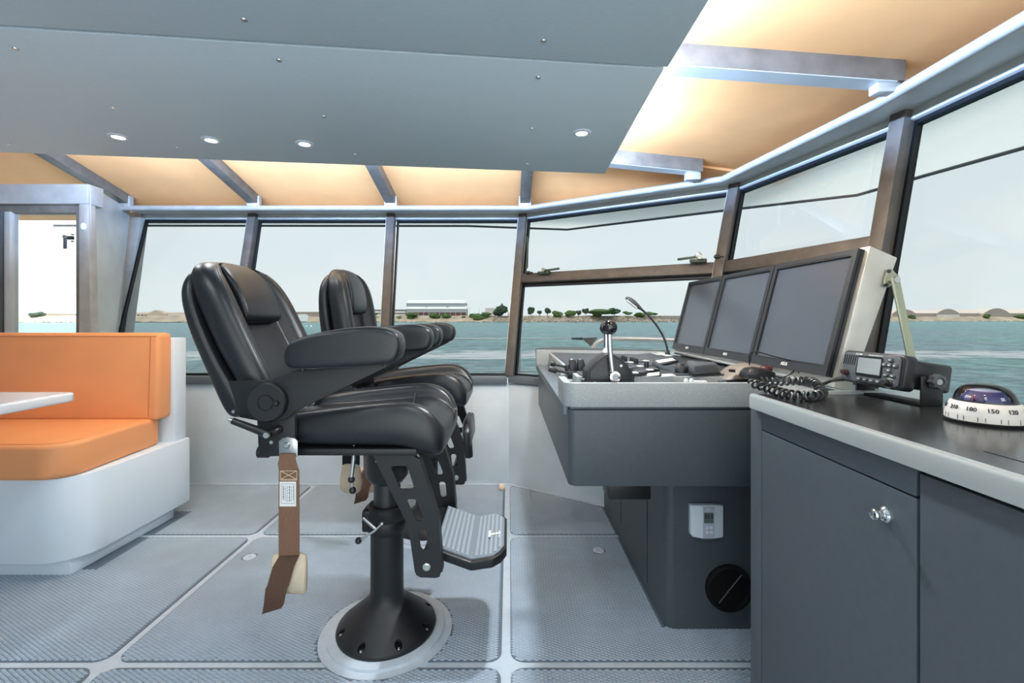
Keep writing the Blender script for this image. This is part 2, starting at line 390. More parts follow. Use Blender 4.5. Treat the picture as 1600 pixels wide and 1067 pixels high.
# floor: pale deck with raised tread panels let in
fl = root('floor', (0, 2, 0), kind='structure')
bm = NB(); prism(bm, clip([(-4.2, -1.5), (1.45, -1.5), (1.45, 3.5), (-4.2, 3.5)], N2.x, N2.y, CW_D + .05), XY, -.05, 0)
O('deck_plate', bm, M['floor'], fl, smooth=0)
CHAIRS = [(-.488, 1.825), (-.488, 2.715)]
CAPS = [PZ(390, 872, 0), PZ(935, 861, 0), PZ(1037, 1003, 0) * 0 + Vector((-2.0, 1.0, 0))]
def tread(px0, px1, py0, py1, clipd=None):
    """raised lozenges of one panel as a single mesh"""
    sx, sy = .0275, .0069
    nx, ny = int((px1 - px0) / sx) + 1, int((py1 - py0) / sy) + 1
    c = []
    for j in range(ny):
        y = py0 + .008 + j * sy
        for i in range(nx):
            x = px0 + .012 + i * sx + (sx / 2 if j % 2 else 0)
            if x > px1 - .012 or y > py1 - .008: continue
            c.append((x, y))
    c = np.array(c)
    k = np.ones(len(c), bool)
    r = .05                                          # rounded panel corners
    dx = np.maximum(np.maximum(px0 + r - c[:, 0], c[:, 0] - px1 + r), 0); dy = np.maximum(np.maximum(py0 + r - c[:, 1], c[:, 1] - py1 + r), 0)
    k &= np.hypot(dx, dy) < r - .004
    for cx, cy in CHAIRS: k &= np.hypot(c[:, 0] - cx, c[:, 1] - cy) > .262
    for cp in CAPS: k &= np.hypot(c[:, 0] - cp.x, c[:, 1] - cp.y) > .036
    k &= c[:, 0] * N2.x + c[:, 1] * N2.y < CW_D - .03
    k &= ~((c[:, 0] > .62) & (c[:, 1] > 1.84)) & ~((c[:, 0] > 1.02)) & ~(c[:, 0] > .53 * c[:, 1] + .03) & ~((c[:, 0] < -2.05) & (c[:, 1] > 2.26) & (c[:, 1] < 2.94))
    c = c[k]; n = len(c)
    if n == 0: return None
    base = np.array([(-.0122, 0), (0, -.0058), (.0122, 0), (0, .0058)])
    top = base * .72; z0, z1 = .004, .0078
    V = np.zeros((n, 8, 3)); V[:, :4, :2] = c[:, None, :] + base; V[:, :4, 2] = z0
    V[:, 4:, :2] = c[:, None, :] + top; V[:, 4:, 2] = z1
    q = np.array([(4, 5, 6, 7), (0, 1, 5, 4), (1, 2, 6, 5), (2, 3, 7, 6), (3, 0, 4, 7)])
    Fc = (np.arange(n)[:, None, None] * 8 + q).reshape(-1)
    me = bpy.data.meshes.new('tread'); me.vertices.add(n * 8); me.vertices.foreach_set('co', V.reshape(-1))
    me.loops.add(len(Fc)); me.loops.foreach_set('vertex_index', Fc.astype(np.int32))
    me.polygons.add(n * 5); me.polygons.foreach_set('loop_start', (np.arange(n * 5) * 4).astype(np.int32))
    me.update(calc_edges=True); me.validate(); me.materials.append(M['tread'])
    return me
XS = [(-4.1, -2.905), (-2.875, -1.467), (-1.437, -.027), (.007, 1.40)]
YS = [(-1.3, -.335), (-.305, .635), (.665, 1.625), (1.655, 2.597), (2.628, 3.405)]
for (x0, x1) in XS:
    for (y0, y1) in YS:
        if y1 < .6 or (x0 < -3): continue
        poly = clip(rrect(x0, y0, x1, y1, .05), N2.x, N2.y, CW_D - .02)
        if len(poly) < 3: continue
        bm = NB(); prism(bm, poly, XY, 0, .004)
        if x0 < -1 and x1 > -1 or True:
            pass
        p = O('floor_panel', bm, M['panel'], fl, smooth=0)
        me = tread(x0, x1, y0, y1)
        if me:
            o = bpy.data.objects.new('tread', me); COL.objects.link(o); o.parent = p; o['kind'] = 'stuff'
            me.transform(Matrix.Translation(-ORG[p.name])); ORG[o.name] = ORG[p.name]
# pale welded pads round the chair pedestals
for cx, cy in CHAIRS:
    bm = NB(); cyl(bm, (cx, cy, 0), (cx, cy, .0062), .258, n=56); O('pedestal_pad', bm, M['floor'], fl, smooth=30)
    bm = NB(); lathe(bm, [(0, .0062), (.226, .0062), (.226, .016), (.216, .019), (0, .019)], (cx, cy, 0), n=56); O('pedestal_ring', bm, M['floor'], fl)
CAPLAB = ['small round white deck cap in the tread panel beside the hanging brown belt', 'small round white deck cap in the tread panel beside the helm console foot']
for cp, lb in zip(CAPS[:2], CAPLAB):
    t = root('deck_cap', cp, lb, 'deck cap')
    bm = NB(); lathe(bm, [(0, .004), (.030, .004), (.030, .007), (.026, .009), (.011, .009), (.010, .0075), (0, .0075)], cp, n=28); O('rim', bm, M['white'], t)
    bm = NB(); cyl(bm, cp + Vector((0, 0, .007)), cp + Vector((0, 0, .0085)), .006, n=10); O('screw', bm, M['steel'], t)

# walls below the windows
bm = NB(); box(bm, (-3.25, 3.43, 0), (.02, 3.49, .762)); O('wall_port', bm, M['walls'], bevel=.004, kind='structure')
a = Vector((WALL_C[0], WALL_C[1], 0)); b = a + Vector((D2.x, D2.y, 0)) * 1.62; nn = Vector((N2.x, N2.y, 0))
bm = NB(); hexa(bm, [a, b, b + nn * .06, a + nn * .06], [p + Vector((0, 0, .762)) for p in (a, b, b + nn * .06, a + nn * .06)])
wc = O('wall_corner', bm, M['wall_light'], kind='structure', bevel=.004)
q0 = a + Vector((D2.x, D2.y, 0)) * .28 - nn * .006
bm = NB(); hexa(bm, [q0, q0 + Vector((D2.x, D2.y, 0)) * .9, q0 + Vector((D2.x, D2.y, 0)) * .9 + nn * .006, q0 + nn * .006],
     [p + Vector((0, 0, .35)) for p in (q0, q0 + Vector((D2.x, D2.y, 0)) * .9, q0 + Vector((D2.x, D2.y, 0)) * .9 + nn * .006, q0 + nn * .006)])
bmesh.ops.translate(bm, verts=bm.verts, vec=(0, 0, .40)); O('access_panel', bm, M['wall_light'], wc)
c5 = b
bm = NB(); hexa(bm, [(c5.x, c5.y, 0), (1.46, 1.93, 0), (1.52, 1.94, 0), (c5.x + .06, c5.y + .02, 0)], [(c5.x, c5.y, .90), (1.46, 1.93, .90), (1.52, 1.94, .90), (c5.x + .06, c5.y + .02, .90)])
hexa(bm, [(1.46, 1.93, 0), (1.52, -.8, 0), (1.58, -.8, 0), (1.52, 1.94, 0)], [(1.46, 1.93, .86), (1.52, -.8, .86), (1.58, -.8, .86), (1.52, 1.94, .86)])
O('wall_front', bm, M['walls'], kind='structure')
bm = NB(); box(bm, (-4.36, -1.4, 0), (-4.30, 3.98, 2.86)); O('wall_aft_added', bm, M['walls'], kind='structure')  # unseen wall, added to cut the sky light reaching the left side
bm = NB(); box(bm, (-4.30, -1.46, 0), (-1.3, -1.40, 2.86)); O('wall_starboard_added', bm, M['walls'], kind='structure')  # unseen wall stretch, added to block light from behind on the left
# floor edge trims (welded angle)
bm = NB(); box(bm, (-3.2, 3.412, 0), (0, 3.43, .012)); O('baseboard_port', bm, M['floor'], bevel=.004, kind='structure')
bm = NB(); bar(bm, a, b, (0, 0, .024), -nn * .016); O('baseboard_corner', bm, M['floor'], bevel=.004, kind='structure')
# sills
bm = NB(); box(bm, (-3.12, 3.405, .758), (-.012, 3.56, .82)); O('trim_1', bm, M['sill'], bevel=.006, kind='structure')
s0 = Vector((-.008, 3.412, .768)); s1 = s0 + Vector((D2.x, D2.y, 0)) * 1.66
bm = NB(); hexa(bm, [s0, s1, s1 + nn * .16, s0 + nn * .16], [p + Vector((0, 0, .056)) for p in (s0, s1, s1 + nn * .16, s0 + nn * .16)])
O('trim_2', bm, M['sill'], bevel=.006, kind='structure')

# ---- windows: glass planes lean outwards
ZB, ZT = .82, 2.08
B = [Vector((-3.08, 3.47, ZB)), Vector((-2.10, 3.47, ZB)), Vector((-.945, 3.47, ZB)), Vector((.02, 3.47, ZB)), Vector((1.18, 2.77, ZB)), Vector((1.49, 1.93, ZB)), Vector((1.56, .60, ZB)), Vector((1.60, -.8, ZB))]
T = [Vector((-3.10, 3.85, ZT)), Vector((-2.14, 3.85, ZT)), Vector((-.985, 3.85, ZT)), Vector((.129, 3.85, ZT)), Vector((1.505, 2.99, ZT)), Vector((1.72, 1.95, ZT)), Vector((1.78, .60, ZT)), Vector((1.80, -.8, ZT))]
def at(i, z): t = (z - ZB) / (ZT - ZB); return B[i] * (1 - t) + T[i] * t
def facet(i, rail=False):
    b0, b1, t0, t1 = B[i], B[i + 1], T[i], T[i + 1]
    n = (b1 - b0).cross(t0 - b0).normalized()
    if n.dot(Vector((b0.x + b1.x, b0.y + b1.y - 2, 0))) < 0: n = -n
    w = root('window_%d' % (i + 1), (b0 + b1) / 2, kind='structure')
    def uv(u, v): return (b0 * (1 - u) + b1 * u) * (1 - v) + (t0 * (1 - u) + t1 * u) * v
    W = (b1 - b0).length; Hh = (t0 - b0).length
    m = .036 / W; g = .013 / W; gv = .013 / Hh
    spans = [(0.0, 1.0)]
    if rail:
        v0 = (1.525 - ZB) / (ZT - ZB); v1 = (1.598 - ZB) / (ZT - ZB)
        bm = NB(); bar(bm, (uv(m, v0) + uv(m, v1)) / 2 - n * .05, (uv(1 - m, v0) + uv(1 - m, v1)) / 2 - n * .05, uv(.5, v1) - uv(.5, v0), n * .06)
        O('mid_rail', bm, M['pillar'], w, bevel=.004)
        spans = [(0.0, v0), (v1, 1.0)]
    bm = NB(); bmg = NB()
    for (v0, v1) in spans:
        u0, u1 = m, 1 - m
        for (ua, va, ub, vb) in ((u0, v0, u0 + g, v1), (u1 - g, v0, u1, v1), (u0, v1 - gv * 1.5, u1, v1), (u0, v0, u1, v0 + gv)):
            q = [uv(ua, va), uv(ub, va), uv(ub, vb), uv(ua, vb)]
            hexa(bm, [p - n * .016 for p in q], [p + n * .012 for p in q])
        q = [uv(u0, v0), uv(u1, v0), uv(u1, v1), uv(u0, v1)]
        hexa(bmg, [p + n * .000 for p in q], [p + n * .005 for p in q])
    O('gasket', bm, M['gasket'], w); O('pane', bmg, M['glass'], w, smooth=0)
    bm = NB()                                       # head of the frame above the glass
    q = [uv(0, 1), uv(1, 1), uv(1, 1 + .06 / Hh), uv(0, 1 + .06 / Hh)]
    hexa(bm, [p - n * .035 for p in q], [p + n * .03 for p in q]); O('window_head', bm, M['alu_light'], w, bevel=.004)
    return w, n, uv
wins = []
for i in range(7): wins.append(facet(i, rail=i in (3, 4)))
# pillars between the windows
for k, i in enumerate((1, 2, 3, 4, 5, 6)):
    na = wins[i - 1][1]; nb = wins[i][1]; n = (na + nb).normalized(); d = (T[i] - B[i]).normalized()
    wv = d.cross(n).normalized() * .066
    bm = NB(); bar(bm, at(i, .80) - n * .075, at(i, 2.15) - n * .075, wv, n * .085)
    pl = O('trim_%d' % (k + 3), bm, M['pillar'], bevel=.005, kind='structure')
    bm = NB(); e0, e1 = at(i, .84), at(i, 2.10)       # weld bead and pale side strip
    bar(bm, e0 - n * .066 + wv * .5, e1 - n * .066 + wv * .5, n * .004, wv * .06); O('side_strip', bm, M['alu_light'], pl)

# top rail: round tube, head plate
TUBE = [Vector((-3.06, 3.575, 2.12)), Vector((.151, 3.575, 2.12)), Vector((1.334, 2.84, 2.12)), Vector((1.491, 1.84, 2.12)), Vector((1.50, .60, 2.12)), Vector((1.50, -.8, 2.12))]
TT = [T[0], T[3], T[4], T[5], T[6], T[7]]
bm = NB(); tube(bm, TUBE, .021, 12); O('trim_9', bm, M['alu'], kind='structure')
bm = NB()
def lerp_out(k, d0):                                 # d0 metres outwards from tube towards glass top
    v = TT[k] - TUBE[k]; v.z = 0; return TUBE[k] + v.normalized() * d0
ins = [lerp_out(k, .045) for k in range(6)]; outs = [lerp_out(k, (TT[k] - TUBE[k]).length + .10) for k in range(6)]
for k in range(5):
    q = [ins[k], ins[k + 1], outs[k + 1], outs[k]]
    hexa(bm, [Vector((p.x, p.y, 2.128)) for p in q], [Vector((p.x, p.y, 2.142)) for p in q])
bmesh.ops.remove_doubles(bm, verts=bm.verts, dist=1e-4)
O('trim_10', bm, M['alu_light'], kind='structure', smooth=0)

# ---- side door bay in the port wall, proud of the windows
dr = root('door_1', (-3.3, 3.0, 0), kind='structure')
bm = NB(); box(bm, (-4.2, 3.0, 2.008), (-2.776, 3.12, 2.14)); O('lintel', bm, M['alu'], dr, bevel=.006)
bm = NB(); box(bm, (-4.2, 3.03, 1.955), (-2.83, 3.10, 2.008)); O('head_rail', bm, M['alu_dark'], dr, bevel=.004)
bm = NB(); hexa(bm, [(-2.836, 3.0, 0), (-2.725, 3.0, 0), (-2.725, 3.06, 0), (-2.836, 3.06, 0)], [(-2.836, 3.0, 2.008), (-2.776, 3.0, 2.008), (-2.776, 3.06, 2.008), (-2.836, 3.06, 2.008)])
O('jamb', bm, M['alu'], dr, bevel=.006)
bm = NB(); box(bm, (-2.868, 3.015, 0), (-2.84, 3.07, 1.96)); O('stile', bm, M['alu_dark'], dr, bevel=.003)
bm = NB(); box(bm, (-3.345, 3.015, 0), (-3.305, 3.07, 1.96)); O('stile', bm, M['alu_light'], dr, bevel=.003)
bm = NB(); box(bm, (-3.42, 3.005, 0), (-3.352, 3.07, 1.96)); O('slide_post', bm, M['slate'], dr, bevel=.003)
bm = NB(); box(bm, (-3.305, 3.03, 0), (-2.868, 3.06, .85)); O('door_panel', bm, M['alu_light'], dr)
bm = NB(); box(bm, (-3.305, 3.042, .85), (-2.868, 3.047, 1.955)); O('pane', bm, M['clear_glass'], dr, smooth=0)
bm = NB(); hexa(bm, [(-2.776, 3.02, 0), (-2.745, 3.02, 0), (-3.06, 3.46, 0), (-3.10, 3.46, 0)], [(-2.80, 3.02, 2.14), (-2.776, 3.02, 2.14), (-3.12, 3.75, 2.14), (-3.15, 3.75, 2.14)])
O('return_plate', bm, M['alu_light'], dr)
bm = NB(); hexa(bm, [(-3.14, 3.43, 0), (-3.05, 3.43, 0), (-3.05, 3.52, 0), (-3.14, 3.52, 0)], [(-3.17, 3.80, 2.14), (-3.07, 3.80, 2.14), (-3.07, 3.89, 2.14), (-3.17, 3.89, 2.14)])
O('trim_11', bm, M['alu'], kind='structure', bevel=.005)
bm = NB(); lathe(bm, [(0, 0), (.017, 0), (.016, .008), (.008, .013), (0, .014)], P(131, 354, 3.0), axis=(0, -1, 0), n=20)
for v in bm.verts: v.co.z = P(131, 354, 3.0).z + (v.co.z - P(131, 354, 3.0).z) * 1.45
O('door_buzzer', bm, M['white'], label='small oval grey button on the metal post beside the side door', cat='button')
t = root('door_latch', P(112, 372, 3.0), 'dark lever latch on the edge of the side door window', 'latch')
p = P(112, 372, 3.0)
bm = NB(); box(bm, p + Vector((-.025, -.02, -.012)), p + Vector((.02, .0, .012))); O('latch_body', bm, M['plastic'], t, bevel=.003)
bm = NB(); box(bm, p + Vector((-.028, -.032, -.075)), p + Vector((-.008, -.02, .008))); O('lever', bm, M['slate'], t, bevel=.004)
bm = NB(); cyl(bm, p + Vector((-.016, -.036, .004)), p + Vector((-.016, -.02, .004)), .012); O('pivot', bm, M['steel'], t)
for zz in (.022, -.022):
    bm = NB(); cyl(bm, p + Vector((.012, -.014, zz)), p + Vector((.012, 0, zz)), .006, n=8); O('screw', bm, M['steel'], t)

# ---- roof: lining panels between beams
rf = root('roof', (0, 1.5, 2.6), kind='structure')
def warp(q, n=6):
    a_, b_, c_, d_ = [Vector(p) for p in q]
    bm = NB(); g = [[bm.verts.new((a_ * (1 - i / n) + b_ * (i / n)) * (1 - j / n) + (d_ * (1 - i / n) + c_ * (i / n)) * (j / n)) for i in range(n + 1)] for j in range(n + 1)]
    for j in range(n):
        for i in range(n): bm.faces.new((g[j][i], g[j][i + 1], g[j + 1][i + 1], g[j + 1][i]))
    r_ = bmesh.ops.extrude_face_region(bm, geom=bm.faces[:]); bmesh.ops.translate(bm, verts=[v for v in r_['geom'] if isinstance(v, bmesh.types.BMVert)], vec=(0, 0, .03))
    return bm
bx = [-4.3, -3.01, -2.0, -.925, .127]
zp = lambda y: 2.22 + .25 * (3.575 - y)
for x0, x1 in zip(bx, bx[1:]):
    O('roof_panel', warp([(x0, 4.0, zp(4.0)), (x1, 4.0, zp(4.0)), (x1, 1.7, zp(1.7)), (x0, 1.7, zp(1.7))], 1), M['roof'], rf, smooth=0)
for x in bx[1:]:
    bm = NB(); y0, y1 = 3.62, 1.75
    hexa(bm, [(x - .04, y0, zp(y0) - .075), (x + .04, y0, zp(y0) - .075), (x + .04, y0, zp(y0)), (x - .04, y0, zp(y0))],
         [(x - .04, y1, zp(y1) - .075), (x + .04, y1, zp(y1) - .075), (x + .04, y1, zp(y1)), (x - .04, y1, zp(y1))])
    O('roof_beam', bm, M['alu_dark'], rf, bevel=.004)
    bm = NB(); box(bm, (x - .05, 3.55, 2.125), (x + .05, 3.60, 2.215)); O('beam_foot', bm, M['alu'], rf, bevel=.01)
zf = lambda x: 2.232 + .04 * (1.45 - x)
b2i, b2o, b1i, b1o = Vector((.20, 2.70)), Vector((1.20, 2.86)), Vector((.20, 1.69)), Vector((1.50, 1.76))
O('roof_panel', warp([(.127, 4.0, zp(4.0)), (1.75, 3.05, 2.20), (b2i.x, b2i.y, zf(.2)), (.127, 2.45, zp(2.45))], 8), M['roof'], rf, smooth=40)
O('roof_panel', warp([(.0, b2i.y, zf(0)), (1.86, 3.12, zf(1.86)), (1.86, 1.79, zf(1.86)), (.0, b1i.y, zf(0))], 2), M['roof'], rf, smooth=0)
O('roof_panel', warp([(.0, b1i.y, zf(0)), (1.86, 1.79, zf(1.86)), (1.86, .70, zf(1.86)), (.0, .66, zf(0))], 2), M['roof'], rf, smooth=0)
O('roof_panel', warp([(.0, .66, zf(0)), (1.86, .70, zf(1.86)), (1.86, -.8, zf(1.86)), (.0, -.8, zf(0))], 2), M['roof'], rf, smooth=0)
for i_, o_ in ((b2i, b2o), (b1i, b1o), (Vector((.2, .60)), Vector((1.5, .66)))):
    bm = NB(); d = (o_ - i_).normalized(); s = Vector((-d.y, d.x, 0)) * .078
    bar(bm, (i_.x, i_.y, zf(i_.x) - .08), (o_.x, o_.y, zf(o_.x) - .08), s, (0, 0, .085)); O('roof_beam', bm, M['alu_dark'], rf, bevel=.004)
    bm = NB(); bar(bm, (i_.x, i_.y, zf(i_.x) - .082), (o_.x - .03, o_.y, zf(o_.x) - .082), s * .96, (0, 0, .004)); O('beam_flange', bm, M['alu_light'], rf)
    f_ = o_ - d * .05
    bm = NB(); obox(bm, (f_.x, f_.y, 2.14), (.09, 0, 0), (0, .05, 0), (0, 0, .05)); O('beam_foot', bm, M['alu'], rf, bevel=.008)
bm = NB(); box(bm, (-4.3, -3.2, 2.86), (1.86, 4.0, 2.90)); O('roof_deck', bm, M['white'], rf, smooth=0)  # roof top, stretched unseen past the cabin edge to block sun from behind
bm = NB(); box(bm, (1.83, -1.0, 2.2), (1.86, 3.0, 2.86)); box(bm, (-4.3, 3.98, 2.15), (.2, 4.0, 2.86)); O('roof_side', bm, M['white'], rf, smooth=0)

# eave outside the glass
ev = [(-4.4, 4.40), (-.4, 4.42), (.59, 4.60), (1.9, 3.72), (2.54, 3.32), (2.62, 2.87), (2.72, 2.39), (2.80, .6), (2.82, -.8)]
inn = [(p.x, p.y) for p in (Vector((-4.4, 3.9)), T[2] + Vector((0, .05, 0)), T[3] + Vector((.02, .05, 0)), (T[3] + T[4]) / 2 + Vector((.03, .04, 0)), T[4] + Vector((.04, .03, 0)), T[4] * .6 + T[5] * .4 + Vector((.05, 0, 0)), T[5] + Vector((.05, 0, 0)), T[6] + Vector((.05, 0, 0)), T[7] + Vector((.05, 0, 0)))]
bm = NB()
for k in range(len(ev) - 1):
    q = [inn[k], inn[k + 1], ev[k + 1], ev[k]]
    bm.faces.new([bm.verts.new((x, y, 2.16)) for x, y in q])
bmesh.ops.remove_doubles(bm, verts=bm.verts, dist=1e-4)
eo = O('eave', bm, M['eave'], kind='structure', smooth=0)
bm = NB(); tube(bm, [(x, y, 2.152) for x, y in ev], .012, 6); O('drip_edge', bm, M['slate'], eo)

# ---- hung ceiling of grey laminate panels
cl = root('ceiling', (-1, 1, 2.05), kind='structure')
sl = .109
yl = lambda x, y0: y0 + sl * (x - .50)
rows = [(1.459, 2.508), (.385, 1.444), (-.70, .361)]
for y0, y1 in rows:
    bm = NB(); prism(bm, [(-3.35, yl(-3.35, y0)), (.497, yl(.497, y0)), (.53 if y1 > 2 else .505, yl(.53, y1)), (-3.35, yl(-3.35, y1))], XY, 2.05, 2.078)
    O('ceiling_panel', bm, M['ceil'], cl, bevel=.002)
    bm = NB(); prism(bm, [(-3.3, yl(-3.3, y0 - .05)), (.496, yl(.496, y0 - .05)), (.496, yl(.496, y0 + .06)), (-3.3, yl(-3.3, y0 + .06))], XY, 2.080, 2.11)
    O('batten', bm, M['gasket'], cl)
for (sx, sy) in ((24, 76), (381, 31), (436, 94), (177, 169), (506, 182), (14, 225), (277, 231), (555, 241), (849, 64), (841, 121), (831, 201), (824, 256)):
    p = PZ(sx, sy, 2.05)
    bm = NB(); lathe(bm, [(0, 0), (.0085, 0), (.0075, .003), (.002, .0042), (0, .0030)], p, axis=(0, 0, -1), n=12); O('screw', bm, M['steel'], cl)
# unseen downlights added as fill light over the starboard half of the cabin
for k_, (x_, y_) in enumerate(((-1.2, .85), (-.2, .95), (.30, .30), (-1.2, -.20))):
    p = Vector((x_, y_, 2.05))
    t = root('downlight', p, ['added fill downlight over the aisle beside the front helm chair', 'added fill downlight above the aisle in front of the console', 'added fill downlight nearest the door cabinet', 'added fill downlight farthest from the port windows'][k_], 'ceiling light', 'added fill downlights')
    bm = NB(); lathe(bm, [(.024, .001), (.025, .006), (.036, .006), (.040, .002), (.040, -.002), (.03, -.003)], p, axis=(0, 0, -1), n=20); O('bezel', bm, M['white'], t)
    bm = NB(); cyl(bm, p + Vector((0, 0, -.001)), p + Vector((0, 0, -.0045)), .0255, n=16); O('diffuser', bm, M['lamp'], t)
    light('downlight_lamp', 'SPOT', p + Vector((0, 0, -.012)), p + Vector((0, 0, -1)), 10, (.90, .96, 1.0), .05, spot=R(150))
DL = [(185, 213, 'round ceiling downlight above the dinette, first of the row of three'), (330, 218, 'round ceiling downlight in the middle of the row of three'),
      (476, 224, 'round ceiling downlight above the second helm chair, end of the row of three'), (909, 207, 'round ceiling downlight standing alone at the console corner of the ceiling')]
for sx, sy, lb in DL:
    p = PZ(sx, sy, 2.05)
    t = root('downlight', p, lb, 'ceiling light', 'ceiling downlights')
    bm = NB(); lathe(bm, [(.024, .001), (.025, .006), (.036, .006), (.040, .002), (.040, -.002), (.03, -.003)], p, axis=(0, 0, -1), n=28); O('bezel', bm, M['white'], t)
    bm = NB(); cyl(bm, p + Vector((0, 0, -.001)), p + Vector((0, 0, -.0045)), .0255, n=24); O('diffuser', bm, M['lamp'], t)
    light('downlight_lamp', 'SPOT', p + Vector((0, 0, -.012)), p + Vector((0, 0, -1)), 7 if sx < 600 else 62, (.90, .96, 1.0), .05, spot=R(150))
# =================================================================== SEA, SHORE, DECK OUTSIDE
WZ = -3.0
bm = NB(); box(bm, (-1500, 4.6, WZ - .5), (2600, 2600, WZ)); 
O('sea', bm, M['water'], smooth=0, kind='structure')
def SH(px, py, Y): return P(px, py, Y)
# land: profile swept along the shoreline
shore = [(-200, 470), (0, 500), (185, 520), (440, 540), (600, 560), (760, 560), (900, 560), (1060, 580), (1180, 640), (1400, 740), (1700, 760)]
def shore_Y(px):
    for (a_, ya), (b_, yb) in zip(shore, shore[1:]):
        if a_ <= px <= b_: return ya + (yb - ya) * (px - a_) / (b_ - a_)
    return shore[-1][1]
bm = NB(); rings = []
for k in range(0, 96):
    px = -200 + k * 20
    Y = shore_Y(px); x = (px - CX) / F
    top = {True: 494.5}.get(px > 1300, 493.2)
    zt = H - (top - CY) / F * (Y + 22)
    r_ = random.Random(k).uniform(-.5, .5)
    rings.append([Vector((x * Y, Y, WZ - .4)), Vector((x * (Y + 3), Y + 3, WZ + 1.0 + r_ * .5)), Vector((x * (Y + 11), Y + 11, (WZ + zt) * .5 + r_)), Vector((x * (Y + 22), Y + 22, zt + r_ * .7)), Vector((x * (Y + 500), Y + 500, zt + .3)), Vector((x * (Y + 500), Y + 500, WZ - 1))])
loft(bm, rings); O('shore', bm, M['sand'], kind='structure', smooth=60)
# riprap along the waterline and the rocky bank by the console window
bm = NB()
def rock(x, y, z, s):
    m = Matrix.Translation((x, y, z)) @ Matrix.Rotation(random.uniform(0, 6), 4, 'Z') @ Matrix.Diagonal((s * random.uniform(.7, 1.4), s * random.uniform(.7, 1.3), s * random.uniform(.5, .9), 1))
    g = bmesh.ops.create_icosphere(bm, subdivisions=1, radius=1, matrix=m)
    for v in g['verts']: v.co += Vector((random.uniform(-.25, .25), random.uniform(-.25, .25), random.uniform(-.25, .25))) * s
for k in range(1500):
    px = random.uniform(-20, 1620); Y = shore_Y(px) + random.uniform(-1, 4)
    x = (px - CX) / F * Y; rock(x, Y, WZ + random.uniform(0, .9), random.uniform(.4, 1.1))
for k in range(1500):
    px = random.uniform(770, 1060); t = random.uniform(0, 1); Y = shore_Y(px) + 2 + 17 * t
    x = (px - CX) / F * Y; rock(x, Y, WZ + .6 + t * 6.2, random.uniform(.8, 2.0))
O('riprap', bm, M['rock'], label='broken rocks piled along the far waterline', cat='rocks', kind='stuff')

def boxpx(bm, x0, x1, y0, y1, Y, dep=14):
    a_ = P(x0, y1, Y); b_ = P(x1, y0, Y); return box(bm, a_, (b_.x, Y + dep, b_.z))
def blob(bm, px, py, wpx, hpx, Y, k=6):
    c = P(px, py, Y); rw, rh = wpx / 2 * Y / F, hpx / 2 * Y / F
    for j in range(k):
        a_ = random.uniform(0, 6.28); q = random.uniform(.1, .62)
        ctr = c + Vector((math.cos(a_) * rw * q, math.sin(a_) * rw * .4, random.uniform(-.35, .45) * rh))
        s = random.uniform(.42, .62)
        m = Matrix.Translation(ctr) @ Matrix.Diagonal((rw * s, rw * s, rh * s * 1.15, 1))
        g = bmesh.ops.create_icosphere(bm, subdivisions=2, radius=1, matrix=m)
        for v in g['verts']:
            d = (v.co - ctr); v.co += d * random.uniform(-.28, .3)
BUSH = [  # px, py, w, h, label
 (578, 491.5, 22, 9, 'low green bush on the far bank below the grey-roofed long shed'), (624, 497.5, 13, 9, 'pale green bush at the far waterline beside the window post'),
 (643, 492, 25, 6, 'flat green bush against the foot of the white shed, above its sandy bank'), (643, 497, 18, 8.5, 'round pale green bush on the sandy bank below the white shed'),
 (681, 494, 19, 8, 'wide green bush on the sandy bank, middle of the white shed'), (697, 494, 16, 8, 'dark green bush joined to the wide bush before the white shed'),
 (724, 496.5, 9, 5, 'small dark solitary bush on the sandy bank below the end of the white shed'), (750, 495, 31, 10, 'large bright green bush on the bank between white shed and dark tree'),
 (762, 491.5, 17, 6, 'green bush behind the large bright one, before the pale block'), (773, 501, 12, 4, 'low scrub on the rocks under the dark round tree'),
 (870, 491.5, 17, 11, 'round green bush on the rocks, first of two between the small trees and the throttle'), (891, 491, 18, 12, 'round green bush on the rocks, second of two between the small trees and the throttle'),
 (943, 488, 52, 8, 'long green thicket on the rocky bank behind the throttle knob'), (934, 492, 14, 9, 'round green bush in front of the long thicket'),
 (980, 489.5, 16, 6, 'grey-green bush on the bank beside the reading lamp head'), (999, 492, 22, 9, 'yellow-green bush on the bank below the lamp neck'), (1018, 490, 22, 6, 'low green bush behind the dark sea wall'),
 (1423, 495.5, 15, 8, 'green bush on the far bank just beside the window strut'), (1540, 494, 12, 6, 'dark bush in front of the third domed shed'), (1596, 494.5, 18, 6, 'dark green bush on the bank at the far end of the sheds')]
for px, py, w, h, lb in BUSH:
    bm = NB(); blob(bm, px, py, w, h, shore_Y(px) + 16, 7); O('shore_bush', bm, M['bush'], label=lb, cat='bush', group='bushes on the far shore')
TREE = [(830, 480, 492, 13, 'narrow dark tree on the rocks beside the corner window post'), (843, 486, 493, 8, 'smallest dark tree, between the two narrow trees on the rocks'),
 (855.5, 481, 492, 11, 'narrow dark tree on the rocks, farther from the corner window post'), (784, 479, 494, 27, 'big dark round tree beside the pale block building'),
 (904, 486, 493, 9, 'small dark tree beside the long thicket'), (915, 482.5, 491, 10, 'dark tree with a domed crown beside the long thicket'), (960, 482.5, 492, 19, 'dark spreading tree rising behind the long thicket'),
 (58, 487, 497, 23, 'dark spreading tree beside the white tank, seen through the side door')]
for px, y0, y1, w, lb in TREE:
    Y = shore_Y(px) + 20; t = root('shore_tree', P(px, y1, Y), lb, 'tree', 'trees on the far shore')
    bm = NB(); blob(bm, px, (y0 + y1) / 2 - .6, w, (y1 - y0), Y, 8); O('crown', bm, M['tree'], t)
    bm = NB(); cyl(bm, P(px, y1 + 1, Y), P(px, (y0 + y1) / 2, Y), .5, .3, 6); O('trunk', bm, M['trunk'], t)
